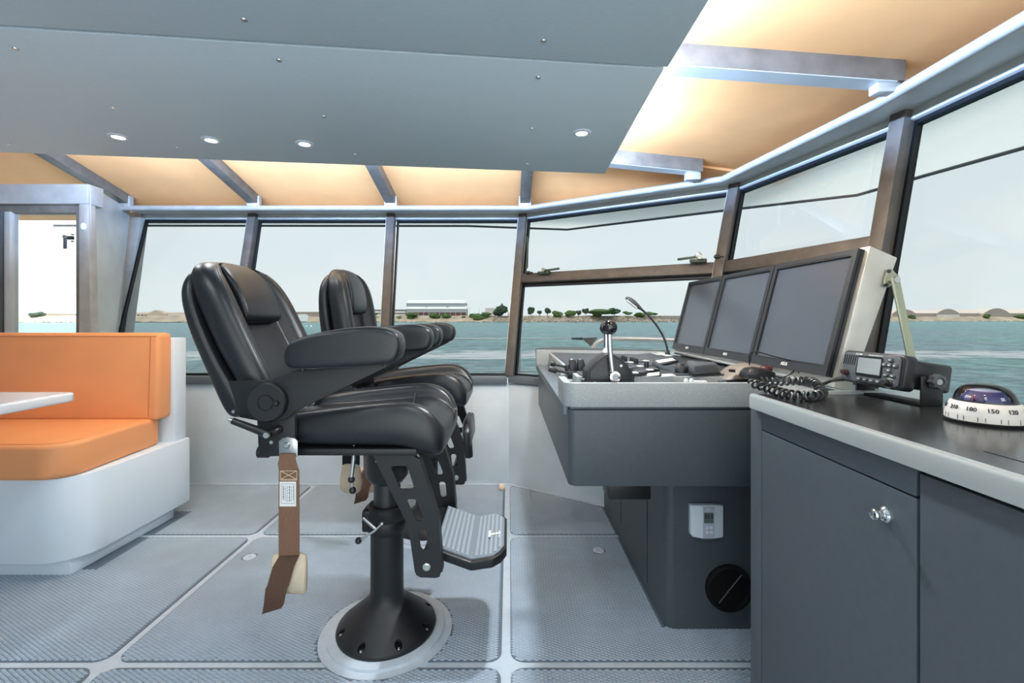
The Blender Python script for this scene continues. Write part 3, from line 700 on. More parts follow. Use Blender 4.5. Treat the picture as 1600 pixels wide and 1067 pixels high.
t = root('palm_tree', P(784, 490, 590), 'tall thin palm standing above the dark round tree', 'tree')
bm = NB(); cyl(bm, P(784, 492, 590), P(784, 477, 590), .35, .25, 6); O('trunk', bm, M['trunk'], t)
bm = NB(); blob(bm, 784, 476.5, 4.5, 5, 590, 5); O('crown', bm, M['tree'], t)

# white two-tier shed
Y = 596; t = root('white_shed', P(682, 492, Y), 'big white-roofed grey shed with two roof tiers and maroon doors', 'shed')
bm = NB(); boxpx(bm, 635, 727, 473, 492, Y + 2, 30); O('upper_wall', bm, M['shed_grey'], t)
bm = NB(); boxpx(bm, 635.5, 729, 482, 493, Y, 20); O('lower_wall', bm, M['shed_grey'], t)
def slope_roof(x0, x1, ylow, yhigh, Y, run):
    bm = NB(); a_ = P(x0, ylow, Y - .6); b_ = P(x1, ylow, Y - .6); zt = H - (yhigh - CY) / F * (Y + run)
    hexa(bm, [a_, b_, b_ + Vector((0, 0, .5)), a_ + Vector((0, 0, .5))], [(a_.x, Y + run, zt), (b_.x, Y + run, zt), (b_.x, Y + run, zt + .4), (a_.x, Y + run, zt + .4)]); return bm
O('upper_roof', slope_roof(634.5, 727, 474, 469, Y + 2, 14), M['shed_white'], t); O('lower_roof', slope_roof(634.5, 729.5, 483, 478.4, Y, 3), M['shed_white'], t)
for k in range(11):
    x0 = 637.3 + k * 8.35
    bm = NB(); boxpx(bm, x0, x0 + 7.2, 488, 493, Y - .3, .6); O('roller_door', bm, M['maroon'], t)
for xx in (665.5, 699):
    bm = NB(); boxpx(bm, xx - 1, xx + 1, 477.6, 479.4, Y + .5, 2); O('roof_vent', bm, M['shed_grey'], t)
bm = NB(); boxpx(bm, 723, 725.5, 470.8, 472, Y + 8, 3); O('roof_vent', bm, M['shed_grey'], t)
# long low shed with dark roof left of it
Y = 600; t = root('long_shed', P(600, 492, Y), 'long low pale shed with a dark roof edge beyond the second chair', 'shed')
bm = NB(); boxpx(bm, 555, 634, 485.5, 493, Y, 12); O('wall', bm, M['pale_wall'], t)
bm = NB(); boxpx(bm, 553, 634.5, 483.6, 485.2, Y - .5, 13); O('roof', bm, M['shed_dark'], t)
bm = NB(); boxpx(bm, 555, 634, 489, 490.5, Y - .3, .5); O('dark_band', bm, M['shed_dark'], t)
Y = 600; t = root('pale_block', P(766, 492, Y), 'pale flat-roofed block beside the dark round tree', 'building')
bm = NB(); boxpx(bm, 758, 776, 481.5, 493, Y, 12); O('wall', bm, M['pale_wall'], t)
bm = NB(); boxpx(bm, 752.5, 764, 487.5, 493, Y - 3, 6); O('annex', bm, M['shed_grey'], t)
bm = NB(); boxpx(bm, 757.5, 776.5, 481, 482, Y - .3, 13); O('parapet', bm, M['shed_white'], t)
bm = NB(); boxpx(bm, 793, 808, 488, 493.5, 600, 10); O('low_hut', bm, M['pale_wall'], label='small low pale hut between the dark round tree and the window post', cat='hut')
# port quarter: tank, brown range, gabled shed, moored hull
Y = 540; t = root('white_tank', P(33, 498, Y), 'white storage tank with a stair, seen through the side door', 'tank')
c = P(34, 497, Y); rr = 14 * Y / F
bm = NB(); cyl(bm, c, (c.x, c.y, P(34, 478, Y).z), rr, n=28); O('shell', bm, M['shed_white'], t)
bm = NB(); bar(bm, P(33, 495, Y - rr - .6), P(44, 480, Y - rr * .7 - .6), (0, .5, 0), (0, 0, .5)); O('stair', bm, M['shed_grey'], t)
t = root('brown_range', P(95, 497, 545), 'long flat brown building beyond the side door window', 'building')
bm = NB(); boxpx(bm, 66, 170, 491, 498, 545, 10); O('wall', bm, M['tan'], t)
bm = NB(); boxpx(bm, 66, 170, 490, 491.2, 544.5, 11); O('roof', bm, M['taupe_wall'], t)
Y = 555; t = root('quay_shed', P(230, 497, Y), 'long pale quay shed with a gabled tan hall at its end', 'shed')
bm = NB(); boxpx(bm, 172, 300, 489.5, 497, Y + 3, 10); O('long_wall', bm, M['pale_wall'], t)
bm = NB(); boxpx(bm, 172, 300, 487.6, 490, Y + 2.6, 11); O('long_roof', bm, M['cream_roof'], t)
for k in range(6):
    bm = NB(); boxpx(bm, 196 + k * 6, 200 + k * 6, 491.5, 494.5, Y + 2.5, .6); O('opening', bm, M['shed_dark'], t)
g = [P(229, 497, Y), P(259, 497, Y), P(259, 490.5, Y), P(253, 488.5, Y), P(242, 484.3, Y), P(232, 489.5, Y), P(229, 490.5, Y)]
bm = NB(); loft(bm, [g, [p + Vector((0, 10, 0)) for p in g]]); O('gabled_hall', bm, M['tan'], t)
Y = 508
for (x0, x1, lb) in ((184, 207, 'dark timber jetty standing on piles, nearer the side door post'), (228, 268, 'dark timber jetty on piles, below the gabled quay shed')):
    t = root('jetty', P((x0 + x1) / 2, 506, Y), lb, 'jetty', 'jetties')
    bm = NB(); boxpx(bm, x0, x1, 503.4, 506.6, Y, 6); O('deck_frame', bm, M['shed_dark'], t)
    bm = NB(); boxpx(bm, x0 - 2, x1 + 12, 503.2, 504.2, Y + 1, 4); O('gangway', bm, M['shed_dark'], t)
    for k in range(3):
        xx = x1 + 2 + k * 4; bm = NB(); cyl(bm, P(xx, 507.5, Y + 2), P(xx, 502.5, Y + 2), .35, n=6); O('pile', bm, M['trunk'], t)
Y = 530; t = root('moored_vessel', P(472, 502, Y), 'pale flat moored barge between the two chair backs', 'boat')
bm = NB(); loft(bm, [[P(x0, 502, y), P(x1, 502, y), P(x1 + 2, 493, y), P(x0 - 2, 493, y)] for x0, x1, y in ((464, 480, Y), (464, 480, Y + 8))]); O('hull', bm, M['shed_white'], t)
bm = NB(); boxpx(bm, 466, 478, 490.5, 493, Y + 1, 5); O('deckhouse', bm, M['pale_wall'], t)
t = root('rusty_works', P(488, 499, 565), 'rusty low building and mast beside the moored barge', 'building')
bm = NB(); boxpx(bm, 454, 500, 488, 498, 565, 8); O('wall', bm, M['taupe_wall'], t)
bm = NB(); boxpx(bm, 452, 502, 487, 488.4, 564.5, 9); O('roof', bm, M['tan'], t)
bm = NB(); cyl(bm, P(458, 490, 566), P(458, 474, 566), .12, n=6); O('mast', bm, M['shed_grey'], t)
for px_, lb in ((733.5, 'thin lamp mast just past the end of the white shed'), (748.5, 'thin lamp mast above the large bright green bush')):
    bm = NB(); cyl(bm, P(px_, 493, 590), P(px_, 480.5, 590), .13, n=6); O('lamp_mast', bm, M['shed_grey'], label=lb, cat='mast')
t = root('sea_wall', P(1030, 502, 585), 'dark grey sea wall by the water below the lamp neck', 'wall')
for (x0, x1) in ((1004, 1028), (1032, 1066)):
    bm = NB(); boxpx(bm, x0, x1, 493.5, 501.5, 586, 6); O('wall_panel', bm, M['taupe_wall'], t)
# domed storage sheds beyond the bow
Y = 772
for k, (x0, x1, ax, ay) in enumerate(((1395, 1431, 1415, 483), (1464.5, 1499, 1481, 482.5), (1538, 1578, 1557.5, 481.5), (1612, 1650, 1632, 481))):
    lb = ['domed storage shed partly behind the window strut', 'domed storage shed with a cream store in front of it', 'domed storage shed rising behind the dark bush', 'domed storage shed cut by the frame edge'][k]
    t = root('domed_shed', P((x0 + x1) / 2, 495, Y), lb, 'shed', 'domed storage sheds')
    g = []
    for j in range(9):
        u = j / 8; x = x0 + (x1 - x0) * u; yy = 489.6 - (489.6 - ay) * (math.sin(math.pi * u) ** .85); g.append(P(x, yy, Y))
    g = [P(x0, 495.5, Y)] + g + [P(x1, 495.5, Y)]
    sh = Vector((12, 40, 0))
    bm = NB(); loft(bm, [g, [p + sh * .02 for p in g]]); O('end_wall', bm, M['taupe_wall'], t)
    bm = NB(); loft(bm, [[p + sh * .02 for p in g], [p + sh for p in g]]); O('vault_roof', bm, M['cream_roof'], t)
    x2 = x1 + 32
    bm = NB(); hexa(bm, [P(x1 - 6, 489.6, Y + 2), P(x2, 489.6, Y + 2), P(x2, 489.6, Y + 8), P(x1 - 6, 489.6, Y + 8)], [P(ax + 6, ay + 1.5, Y + 9), P(x2 - 6, ay + 2, Y + 9), P(x2 - 6, ay + 2, Y + 14), P(ax + 6, ay + 1.5, Y + 14)])
    O('side_roof', bm, M['cream_roof'], t)
    bm = NB(); boxpx(bm, x1 - 2, x2, 489.4, 496, Y + 1.5, 4); O('side_wall', bm, M['taupe_wall'], t)
t = root('cream_store', P(1482, 496, 766), 'low cream store in front of the second domed shed', 'building')
bm = NB(); boxpx(bm, 1465.5, 1499, 492.6, 496.5, 766, 3); O('wall', bm, M['pale_wall'], t)
bm = NB(); boxpx(bm, 1465, 1499.5, 491.8, 492.8, 765.8, 3.5); O('roof', bm, M['shed_white'], t)

# own ship: side deck, guard rail and wires
bm = NB(); prism(bm, [(-6, 3.56), (.1, 3.56), (1.6, 2.65), (1.75, -1), (4.2, -1), (3.6, 2.6), (1.6, 5.2), (.3, 5.8), (-6, 5.8)], XY, -.5, -.06)
O('side_deck', bm, M['alu_light'], kind='structure', smooth=0)
YR = 5.4
t = root('guard_rail', P(1000, 540, YR), 'bent pale tube rail with guard wires outside the port windows', 'rail')
p0 = P(926, 640, YR); pts = [P(924, 640, YR), P(924, 560, YR), P(926, 545, YR), P(934, 535, YR), P(950, 530, YR), P(985, 529.5, YR), P(1100, 533, YR - .3)]
pts[0].z = -.06
bm = NB(); tube(bm, spline(pts, 6), .024, 10); O('top_rail', bm, mat('pale_pink_tube', (.72, .62, .56), .35, .2), t)
bm = NB(); prism(bm, [(P(908, 528, YR).x, P(908, 528, YR).z), (P(934, 527, YR).x, P(934, 527, YR).z), (P(923, 541, YR).x, P(923, 541, YR).z)], XZ, YR - .008, YR + .008); O('gusset', bm, M['alu_dark'], t)
bm = NB(); cyl(bm, P(893, 529, YR), P(910, 529, YR), .011, .016, 8); O('wire_end', bm, M['gunmetal'], t)
for zz in (P(0, 529, YR).z, P(0, 579, YR).z):
    bm = NB(); tube(bm, [(-6, YR, zz), (P(896, 529, YR).x, YR, zz)], .006, 6); O('guard_wire', bm, M['alu'], t)
for px_ in (391, 608, 812):
    q = P(px_, 529, YR); bm = NB(); cyl(bm, (q.x, YR, -.06), (q.x, YR, q.z + .01), .014, n=8); O('stanchion', bm, M['alu'], t)
# =================================================================== HELM CHAIRS (x forward, -y towards the aisle, built round the pedestal axis)
def LC(px, py, Y):
    return Vector(((px - CX) * Y / F + .488, 0, H - (py - CY) * Y / F))
def XZs(pts, Y): return [(LC(a_, b_, Y).x, LC(a_, b_, Y).z) for a_, b_ in pts]

from mathutils.bvhtree import BVHTree
def bake(o):
    dg = bpy.context.evaluated_depsgraph_get(); dg.update()
    me = bpy.data.meshes.new_from_object(o.evaluated_get(dg)); o.modifiers.clear(); old = o.data; o.data = me; bpy.data.meshes.remove(old)
    bm = NB(); bm.from_mesh(me); t = BVHTree.FromBMesh(bm); bm.free(); return t
def snap(t, pts):
    return [t.find_nearest(p)[0] for p in pts]
def make_chair():
    c = root('helm_chair', (0, 0, 0), 'black leather helm chair in front of the other, footrest folded down, brown belt hanging', 'chair', 'helm chairs', local=True)
    # ---- pedestal
    bm = NB(); lathe(bm, [(0, .019), (.192, .019), (.194, .026), (.191, .036), (.16, .062), (.12, .096), (.09, .122), (.073, .138), (.066, .156), (.064, .18), (0, .18)], (0, 0, 0), n=64)
    bf = O('base_flange', bm, M['blackmetal'], c)
    cut = NB()
    for k in range(8):
        a_ = R(22.5 + 45 * k + 6); d = Vector((math.cos(a_), math.sin(a_), 0))
        cyl(cut, d * .173 + Vector((0, 0, .034)), d * .173 + Vector((0, 0, .2)), .0145, n=14)
        cyl(cut, d * .146 + Vector((0, 0, .046)) , d * .173 + Vector((0, 0, .034)), .0145, n=14)
    cme = bpy.data.meshes.new('cut'); cut.to_mesh(cme); cut.free(); co = bpy.data.objects.new('cut', cme); COL.objects.link(co)
    bo = bf.modifiers.new('b', 'BOOLEAN'); bo.object = co; bo.operation = 'DIFFERENCE'; bo.solver = 'EXACT'; bo.use_self = True
    dg = bpy.context.evaluated_depsgraph_get(); dg.update()
    nm = bpy.data.meshes.new_from_object(bf.evaluated_get(dg)); bf.modifiers.clear()
    if len(nm.vertices) > 100: nm.set_sharp_from_angle(angle=R(38)); bf.data = nm
    bpy.data.objects.remove(co)
    for k in range(8):
        a_ = R(22.5 + 45 * k + 6); d = Vector((math.cos(a_), math.sin(a_), 0)); q = d * .176
        bm = NB(); lathe(bm, [(0, .030), (.0075, .030), (.0075, .039), (.006, .042), (.003, .042), (.003, .039), (0, .039)], q, n=12); O('bolt', bm, M['steel'], bf)
    bm = NB(); lathe(bm, [(.0, .15), (.0645, .15), (.064, .44), (0, .44)], (0, 0, 0), n=48); O('column', bm, M['blackmetal'], c)
    bm = NB(); lathe(bm, [(0, .43), (.0525, .43), (.0525, .66), (0, .66)], (0, 0, 0), n=48); O('telescopic_post', bm, M['gunmetal'], c)
    bm = NB(); lathe(bm, [(.053, .405), (.072, .405), (.076, .412), (.076, .452), (.074, .456), (.076, .460), (.076, .505), (.070, .512), (.053, .512)], (0, 0, 0), n=48)
    hc = O('height_clamp', bm, M['blackmetal'], c)
    bm = NB(); box(bm, (-.087, -.05, .415), (-.05, .03, .500)); O('clamp_lug', bm, M['blackmetal'], hc, bevel=.008)
    bm = NB(); cyl(bm, (-.068, -.082, .488), (-.012, -.100, .450), .0075, n=12); O('clamp_screw', bm, M['steel'], hc)
    bm = NB(); tube(bm, [(-.075, -.108, .415), (-.02, -.104, .447), (.004, -.098, .470)], .0042, 8); O('clamp_handle', bm, M['steel'], hc)
    for q in ((-.079, -.108, .413), (.007, -.098, .473)):
        bm = NB(); bmesh.ops.create_uvsphere(bm, u_segments=14, v_segments=9, radius=.0125 if q[0] < 0 else .008, matrix=Matrix.Translation(q)); O('handle_ball', bm, M['plastic'] if q[0] < 0 else M['steel'], hc)
    bm = NB(); lathe(bm, [(0, .60), (.062, .60), (.082, .625), (.084, .70), (.08, .765), (0, .765)], (0, 0, 0), n=40); mh = O('swivel_hub', bm, M['plastic'], c)
    fr = NB()
    for (y0, y1, z0, z1) in ((-.022, .03, .70, .702), (-.022, .03, .735, .737), (-.022, -.020, .70, .737), (.03, .032, .70, .737)): box(fr, (y0, -.0850 - .0004, z0), (y1, -.083, z1))
    for zz in (.708, .714, .720, .727): box(fr, (-.016, -.0853, zz), (.02, -.083, zz + .003))
    O('rating_label', fr, M['label'], mh)
    # ---- under-seat frame
    bm = NB(); box(bm, (-.385, -.25, .775), (.17, .25, .80)); O('seat_frame', bm, M['blackmetal'], c, bevel=.006)
    bm = NB()
    for s in (-1, 1): cyl(bm, (-.385, s * .235, .785), (-.35, s * .235, .785), .02, n=14)
    bmesh.ops.translate(bm, verts=bm.verts, vec=(-.0, 0, 0)); O('frame_end', bm, M['blackmetal'], c)
    bm = NB(); box(bm, (-.12, -.1, .735), (.13, .1, .78)); O('slide_rail', bm, M['plastic'], c, bevel=.008)
    q0, q1 = LC(553, 716, 1.62), LC(549, 747, 1.62); y = -.205
    bm = NB(); tube(bm, [(q0.x, y, q0.z + .06), (q0.x, y, q0.z), (q1.x, y, q1.z)], .0075, 10); sl_ = O('slide_lever', bm, M['steel'], c)
    for r_, p_ in ((.0125, LC(549, 749, 1.62)), (.0125, LC(551, 766, 1.62))):
        bm = NB(); bmesh.ops.create_uvsphere(bm, u_segments=14, v_segments=9, radius=r_, matrix=Matrix.Translation((p_.x, y, p_.z))); O('lever_ball', bm, M['plastic'], sl_)
    p_ = LC(550, 757, 1.62); bm = NB(); cyl(bm, (p_.x, y, p_.z + .02), (p_.x, y, p_.z - .02), .004, n=8); O('lever_link', bm, M['steel'], sl_)
    # ---- seat cushion
    S = [(-.375, .825, .885, .870, .225), (-.36, .81, .905, .872, .25), (-.22, .803, .930, .878, .262), (-.05, .801, .950, .890, .267), (.07, .800, .961, .901, .268),
         (.13, .794, .961, .904, .267), (.185, .772, .948, .896, .265), (.225, .760, .918, .868, .26), (.250, .768, .878, .838, .25), (.263, .79, .842, .815, .225)]
    rings = []
    for x, zb, zt, zc, w in S:
        h = zt - zb
        half = [(.0, zb), (.5 * w, zb), (.9 * w, zb), (w, zb + .22 * h), (1.01 * w, zb + .6 * h), (.96 * w, zt - .014), (.87 * w, zt), (.77 * w, zt - .003), (.70 * w, zt - .018), (.665 * w, zc), (.60 * w, zc + .003), (.3 * w, zc + .010), (0, zc + .011)]
        ring = [(-y, z) for y, z in half[:-1]] + [(-half[-1][0], half[-1][1])] + [(y, z) for y, z in half[-2:0:-1]]
        rings.append([Vector((x, y, z)) for y, z in ring])
    st = O('seat_cushion', loft(NB(), rings), M['leather'], c, sub=2, smooth=180); tb = bake(st)
    for s in (-1, 1):
        pts = [Vector((x, s * .89 * w, zt + .01)) for x, zb, zt, zc, w in S[1:9]]
        bm = NB(); tube(bm, snap(tb, spline(pts, 4)), .0022, 6); O('seam', bm, M['piping'], st)
    pts = [Vector((.105 - .03 * abs(y), y * .16, .93)) for y in (-1, -.75, -.5, -.25, 0, .25, .5, .75, 1)]
    bm = NB(); tube(bm, snap(tb, pts), .0022, 6); O('seam', bm, M['piping'], st)
    # ---- backrest: padded shell and cushion
    SH_ = [(.898, -.485, -.42, .225), (.91, -.505, -.412, .246), (1.0, -.540, -.452, .254), (1.1, -.585, -.515, .252), (1.2, -.628, -.56, .254), (1.3, -.660, -.60, .250), (1.36, -.670, -.615, .240), (1.41, -.664, -.62, .215), (1.435, -.648, -.622, .17)]
    rings = []
    for z, xs, xg, w in SH_:
        half = [(0, xs), (.6 * w, xs), (.93 * w, xs + .003), (1.02 * w, xs + .016), (1.03 * w, xg - .012), (.97 * w, xg), (.5 * w, xg + .002), (0, xg + .002)]
        ring = [(-y, x) for y, x in half] + [(y, x) for y, x in half[-2:0:-1]]
        rings.append([Vector((x, y, z)) for y, x in ring])
    O('backrest_shell', loft(NB(), rings), M['leather'], c, sub=2, smooth=180)
    CU = [(.915, -.425, -.345, -.385, .19), (.935, -.435, -.330, -.375, .236), (1.04, -.478, -.352, -.418, .252), (1.14, -.536, -.400, -.470, .257), (1.24, -.580, -.448, -.522, .256), (1.32, -.618, -.486, -.552, .252),
          (1.38, -.640, -.519, -.572, .243), (1.425, -.650, -.553, -.590, .222), (1.452, -.648, -.582, -.602, .185), (1.466, -.636, -.602, -.612, .12)]
    rings = []
    for z, xg, xb, xc, w in CU:
        d = xb - xg
        half = [(0, xg), (.55 * w, xg), (.9 * w, xg), (1.0 * w, xg + .2 * d), (1.02 * w, xg + .62 * d), (.97 * w, xb - .016), (.87 * w, xb - .001), (.77 * w, xb - .002), (.66 * w, xb - .022), (.585 * w, xc + .010), (.555 * w, xc), (.3 * w, xc - .003), (0, xc - .004)]
        ring = [(-y, x) for y, x in half] + [(y, x) for y, x in half[-2:0:-1]]
        rings.append([Vector((x, y, z)) for y, x in ring])
    cu = O('backrest_cushion', loft(NB(), rings), M['leather'], c, sub=2, smooth=180); tb = bake(cu)
    for s in (-1, 1):
        pts = [Vector((xb + .01, s * .90 * w, z)) for z, xg, xb, xc, w in CU[1:9]]
        bm = NB(); tube(bm, snap(tb, spline(pts, 4)), .0018, 6); O('seam', bm, M['piping'], cu)
    HP = [(1.232, -.53, -.512, .118), (1.240, -.54, -.488, .128), (1.262, -.56, -.476, .132), (1.32, -.60, -.494, .134), (1.38, -.62, -.522, .134), (1.425, -.635, -.556, .130), (1.456, -.64, -.590, .118), (1.470, -.635, -.612, .085)]
    rings = []
    for z, xr, xf, w in HP:
        half = [(0, xr), (.8 * w, xr), (w, xr + .3 * (xf - xr)), (w, xf - .012), (.93 * w, xf - .003), (.7 * w, xf), (0, xf + .004)]
        ring = [(-y, x) for y, x in half] + [(y, x) for y, x in half[-2:0:-1]]
        rings.append([Vector((x, y, z)) for y, x in ring])
    O('headrest_pad', loft(NB(), rings), M['leather'], cu, sub=2, smooth=180)
    for s in (-1, 1):
        bm = NB(); p_ = LC(365, 643, 1.57); cyl(bm, (p_.x, s * .235, p_.z), (p_.x, s * .258, p_.z), .006, n=10); O('shell_screw', bm, M['steel'], c)
    # ---- both sides: arm plate, pad, recline hub, side plate, belt
    for s in (-1, 1):
        y = lambda d: s * d
        ap = XZs([(357, 595), (413, 595), (460, 579), (612, 569.5), (597, 577), (462, 643), (447, 655), (418, 660), (375, 652)], 1.515)
        bm = NB(); prism(bm, ap, XZ, y(.298), y(.312)); arm = O('arm_plate', bm, M['blackmetal'], c, bevel=.002)
        pp = [(-.254, 1.132), (-.250, 1.102), (-.236, 1.087), (-.209, 1.082), (-.05, 1.088), (.085, 1.096), (.115, 1.104), (.131, 1.124), (.138, 1.160), (.133, 1.192), (.115, 1.212), (.07, 1.2245), (.02, 1.2255), (-.04, 1.2215), (-.12, 1.210), (-.18, 1.196), (-.228, 1.174), (-.247, 1.153)]
        pc = Vector((sum(a_ for a_, b_ in pp) / len(pp), sum(b_ for a_, b_ in pp) / len(pp)))
        def sc(f): return [(pc.x + (a_ - pc.x) * (1 - f / .19), pc.y + (b_ - pc.y) * (1 - f / .07)) for a_, b_ in pp]
        rings = [[Vector((a_, y(d), b_)) for a_, b_ in sc(f)] for d, f in ((.347, .030), (.346, .012), (.338, .002), (.322, 0), (.278, 0), (.262, .002), (.254, .012), (.253, .03))]
        pad = O('armrest_pad', loft(NB(), rings), M['leather'], arm, sub=1, smooth=180); tb = bake(pad)
        for d in (.339, .261):
            bm = NB(); tube(bm, snap(tb, spline([Vector((a_, y(d), b_)) for a_, b_ in sc(-.004)] + [Vector((pp[0][0], y(d), pp[0][1]))], 3)), .0016, 6); O('seam', bm, M['piping'], pad)
        for xx in (-.20, .075):
            bm = NB(); cyl(bm, (xx, y(.305), 1.092 if xx > 0 else 1.078), (xx, y(.305), 1.10), .011, n=10); O('pad_stud', bm, M['plastic'], arm)
        hc_ = Vector((-.308, 0, .975))
        bm = NB(); lathe(bm, [(0, 0), (.064, 0), (.064, .020), (.060, .025), (.027, .025), (.0265, .022), (.024, .022), (.0235, .026), (0, .026)], (hc_.x, y(.310), hc_.z), axis=(0, s, 0), n=48); hb = O('recline_cover', bm, M['blackmetal'], arm)
        bm = NB(); lathe(bm, [(0, .02), (.009, .02), (.0095, .032), (.007, .036), (0, .037)], (hc_.x + .036, y(.310), hc_.z - .001), axis=(0, s, 0), n=16); O('recline_knob', bm, M['plastic'], arm)
        sp = XZs([(401, 655), (460, 640), (461, 712), (408, 714), (403, 700)], 1.535)
        bm = NB(); prism(bm, sp, XZ, y(.270), y(.290)); side = O('side_plate', bm, M['blackmetal'], c, bevel=.004)
        bm = NB(); q = LC(424, 691, 1.535); cyl(bm, (q.x, y(.289), q.z), (q.x, y(.292), q.z), .006, n=12); O('plug', bm, M['steel'], side)
        if s < 0:
            q1, q2, q3 = LC(433, 672, 1.52), LC(418, 679, 1.49), LC(362, 658, 1.49)
            bm = NB(); tube(bm, [(q1.x, y(.288), q1.z), (q2.x, y(.325), q2.z)], .0145, 12); lv = O('recline_lever', bm, M['plastic'], c)
            bm = NB(); tube(bm, [(q2.x + .006, y(.33), q2.z - .002), (q3.x, y(.33), q3.z)], [.0135, .0105], 10); O('lever_grip', bm, M['plastic'], lv)
            bm = NB(); cyl(bm, (q2.x, y(.335), q2.z), (q2.x, y(.346), q2.z), .0095, n=14); O('lever_bolt', bm, M['steel'], lv)
            bm = NB(); cyl(bm, (q3.x, y(.33), q3.z), (q3.x - .010, y(.33), q3.z + .003), .007, n=10); O('lever_tip', bm, M['steel'], lv)
        # belt
        bp = [(-.284, .785), (-.224, .785), (-.222, .795), (-.222, .838), (-.232, .848), (-.254, .853), (-.275, .848), (-.285, .838)]
        bm = NB(); prism(bm, bp, XZ, y(.292), y(.296)); bu = O('belt_bracket', bm, M['steel'], c, bevel=.001)
        bm = NB(); lathe(bm, [(0, 0), (.011, 0), (.011, .003), (.007, .008), (0, .008)], (-.256, y(.296), .826), axis=(0, s, 0), n=16); O('bolt', bm, M['steel'], bu)
        short = s > 0
        zb = .452 if not short else .60
        prof = [(.797, .026), (.78, .027), (.765, .031), (.74, .0335), (.70, .034), (.55, .0345), (zb, .034)]
        xc_ = -.2545
        rings = [[Vector((xc_ + (.006 if z < .76 else 0) - w, y(.298 - .002 * (z > .75)), z)), Vector((xc_ + (.006 if z < .76 else 0) + w, y(.298), z)), Vector((xc_ + (.006 if z < .76 else 0) + w, y(.3015), z)), Vector((xc_ + (.006 if z < .76 else 0) - w, y(.3015), z))] for z, w in prof]
        bl = O('seat_belt', loft(NB(), rings), M['belt'], c, smooth=60, label='brown webbing belt')
        if not short:
            m_ = NB()
            for z0, z1, x0, x1 in ((.740, .7415, -.277, -.221), (.712, .7135, -.277, -.221), (.709, .7102, -.277, -.221), (.712, .741, -.277, -.2757), (.712, .741, -.2223, -.221)): box(m_, (x0, min(y(.3012), y(.3022)), z0), (x1, max(y(.3012), y(.3022)), z1))
            for a_, b_ in (((-.2765, .7125), (-.2215, .741)), ((-.2765, .741), (-.2215, .7125))): bar(m_, (a_[0], y(.3012), a_[1]), (b_[0], y(.3012), b_[1]), (0, 0, .0016), (0, y(.001), 0))
            O('stitching', m_, M['thread'], bl)
            bm = NB(); box(bm, (-.279, min(y(.3013), y(.3020)), .622), (-.224, max(y(.3013), y(.3020)), .705)); O('belt_tag', bm, M['label'], bl)
            m_ = NB(); ya, yb = sorted((y(.3018), y(.3024)))
            for z0, z1, x0, x1 in ((.632, .6328, -.273, -.230), (.697, .6978, -.273, -.230), (.632, .6978, -.273, -.2722), (.632, .6978, -.2308, -.230)): box(m_, (x0, ya, z0), (x1, yb, z1))
            rr = random.Random(3)
            for k in range(6):
                xx = -.268 + k * .0068; zz = .690
                while zz > .645:
                    ln = rr.uniform(.003, .010); box(m_, (xx, ya, max(zz - ln, .637)), (xx + .0014 + .001 * (k % 3 == 0), yb, zz)); zz -= ln + .002
                if k > 2: pass
            O('tag_print', m_, M['ink'], bl)
            # pouch and folded tail
            rings = []
            for z, x0, x1, d in ((.462, -.302, -.197, .006), (.455, -.306, -.190, .016), (.43, -.309, -.186, .024), (.38, -.308, -.186, .030), (.345, -.306, -.188, .026), (.328, -.302, -.192, .012), (.324, -.298, -.196, .006)):
                yy = .288; rings.append([Vector((x, y(yy + (d if f else -d * .4)), z)) for x, f in ((x0, 0), (x0, .5), (x0 + .012, 1), ((x0 + x1) / 2, 1), (x1 - .012, 1), (x1, .5), (x1, 0), ((x0 + x1) / 2, 0))])
            O('belt_pouch', loft(NB(), rings), M['beige'], c, sub=1, smooth=180, label='beige fabric pouch')
            A = [((-.280, .456), (-.212, .460)), ((-.292, .43), (-.222, .432)), ((-.306, .372), (-.236, .372)), ((-.309, .366), (-.240, .366)), ((-.316, .31), (-.250, .314)), ((-.326, .276), (-.262, .296))]
            yy = [.303, .320, .3275, .332, .330, .322]
            rings = [[Vector((a_[0], y(d), a_[1])), Vector((b_[0], y(d), b_[1])), Vector((b_[0], y(d + .003), b_[1])), Vector((a_[0], y(d + .003), a_[1]))] for (a_, b_), d in zip(A, yy)]
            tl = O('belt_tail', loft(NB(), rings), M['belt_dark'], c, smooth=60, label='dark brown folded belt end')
            bm = NB(); tube(bm, [(-.322, y(.3265), .287), (-.262, y(.3265), .303)], .0014, 5); O('stitching', bm, M['thread'], tl)
        else:
            bm = NB(); box(bm, (-.288, min(y(.292), y(.306)), .567), (-.208, max(y(.292), y(.306)), .612)); O('elastic_band', bm, M['rubber'], bl, bevel=.004)
            rings = []
            for z, x0, x1, d in ((.578, -.286, -.210, .012), (.566, -.292, -.204, .014), (.52, -.300, -.196, .026), (.48, -.304, -.192, .028), (.455, -.300, -.20, .022), (.432, -.262, -.212, .012)):
                rings.append([Vector((x, y(.299 + (d if f else -d)), z + (.0 if x < -.25 else .0))) for x, f in ((x0, 0), (x0, 1), ((x0 + x1) / 2, 1), (x1, 1), (x1, 0), ((x0 + x1) / 2, 0))])
            O('belt_pouch', loft(NB(), rings), M['beige'], c, sub=1, smooth=180, label='beige fabric pouch')
    # ---- footrest and its two pierced brackets
    Yb = 1.587
    outer = XZs([(582.6, 711.6), (642, 708), (653, 717), (683, 811), (689, 894), (687, 901), (681, 903), (657, 902), (651, 899), (648, 893), (637.6, 821.5), (607, 761)], Yb)
    h1 = XZs([(610.6, 731), (614, 728), (634, 727.7), (637, 730), (646.5, 760), (644, 763.5), (627, 764), (624, 762)], Yb)
    h2 = XZs([(636, 783), (639, 779.7), (648, 779.7), (651, 782), (661.5, 809), (659, 813.5), (652, 813.8), (648.5, 811)], Yb)
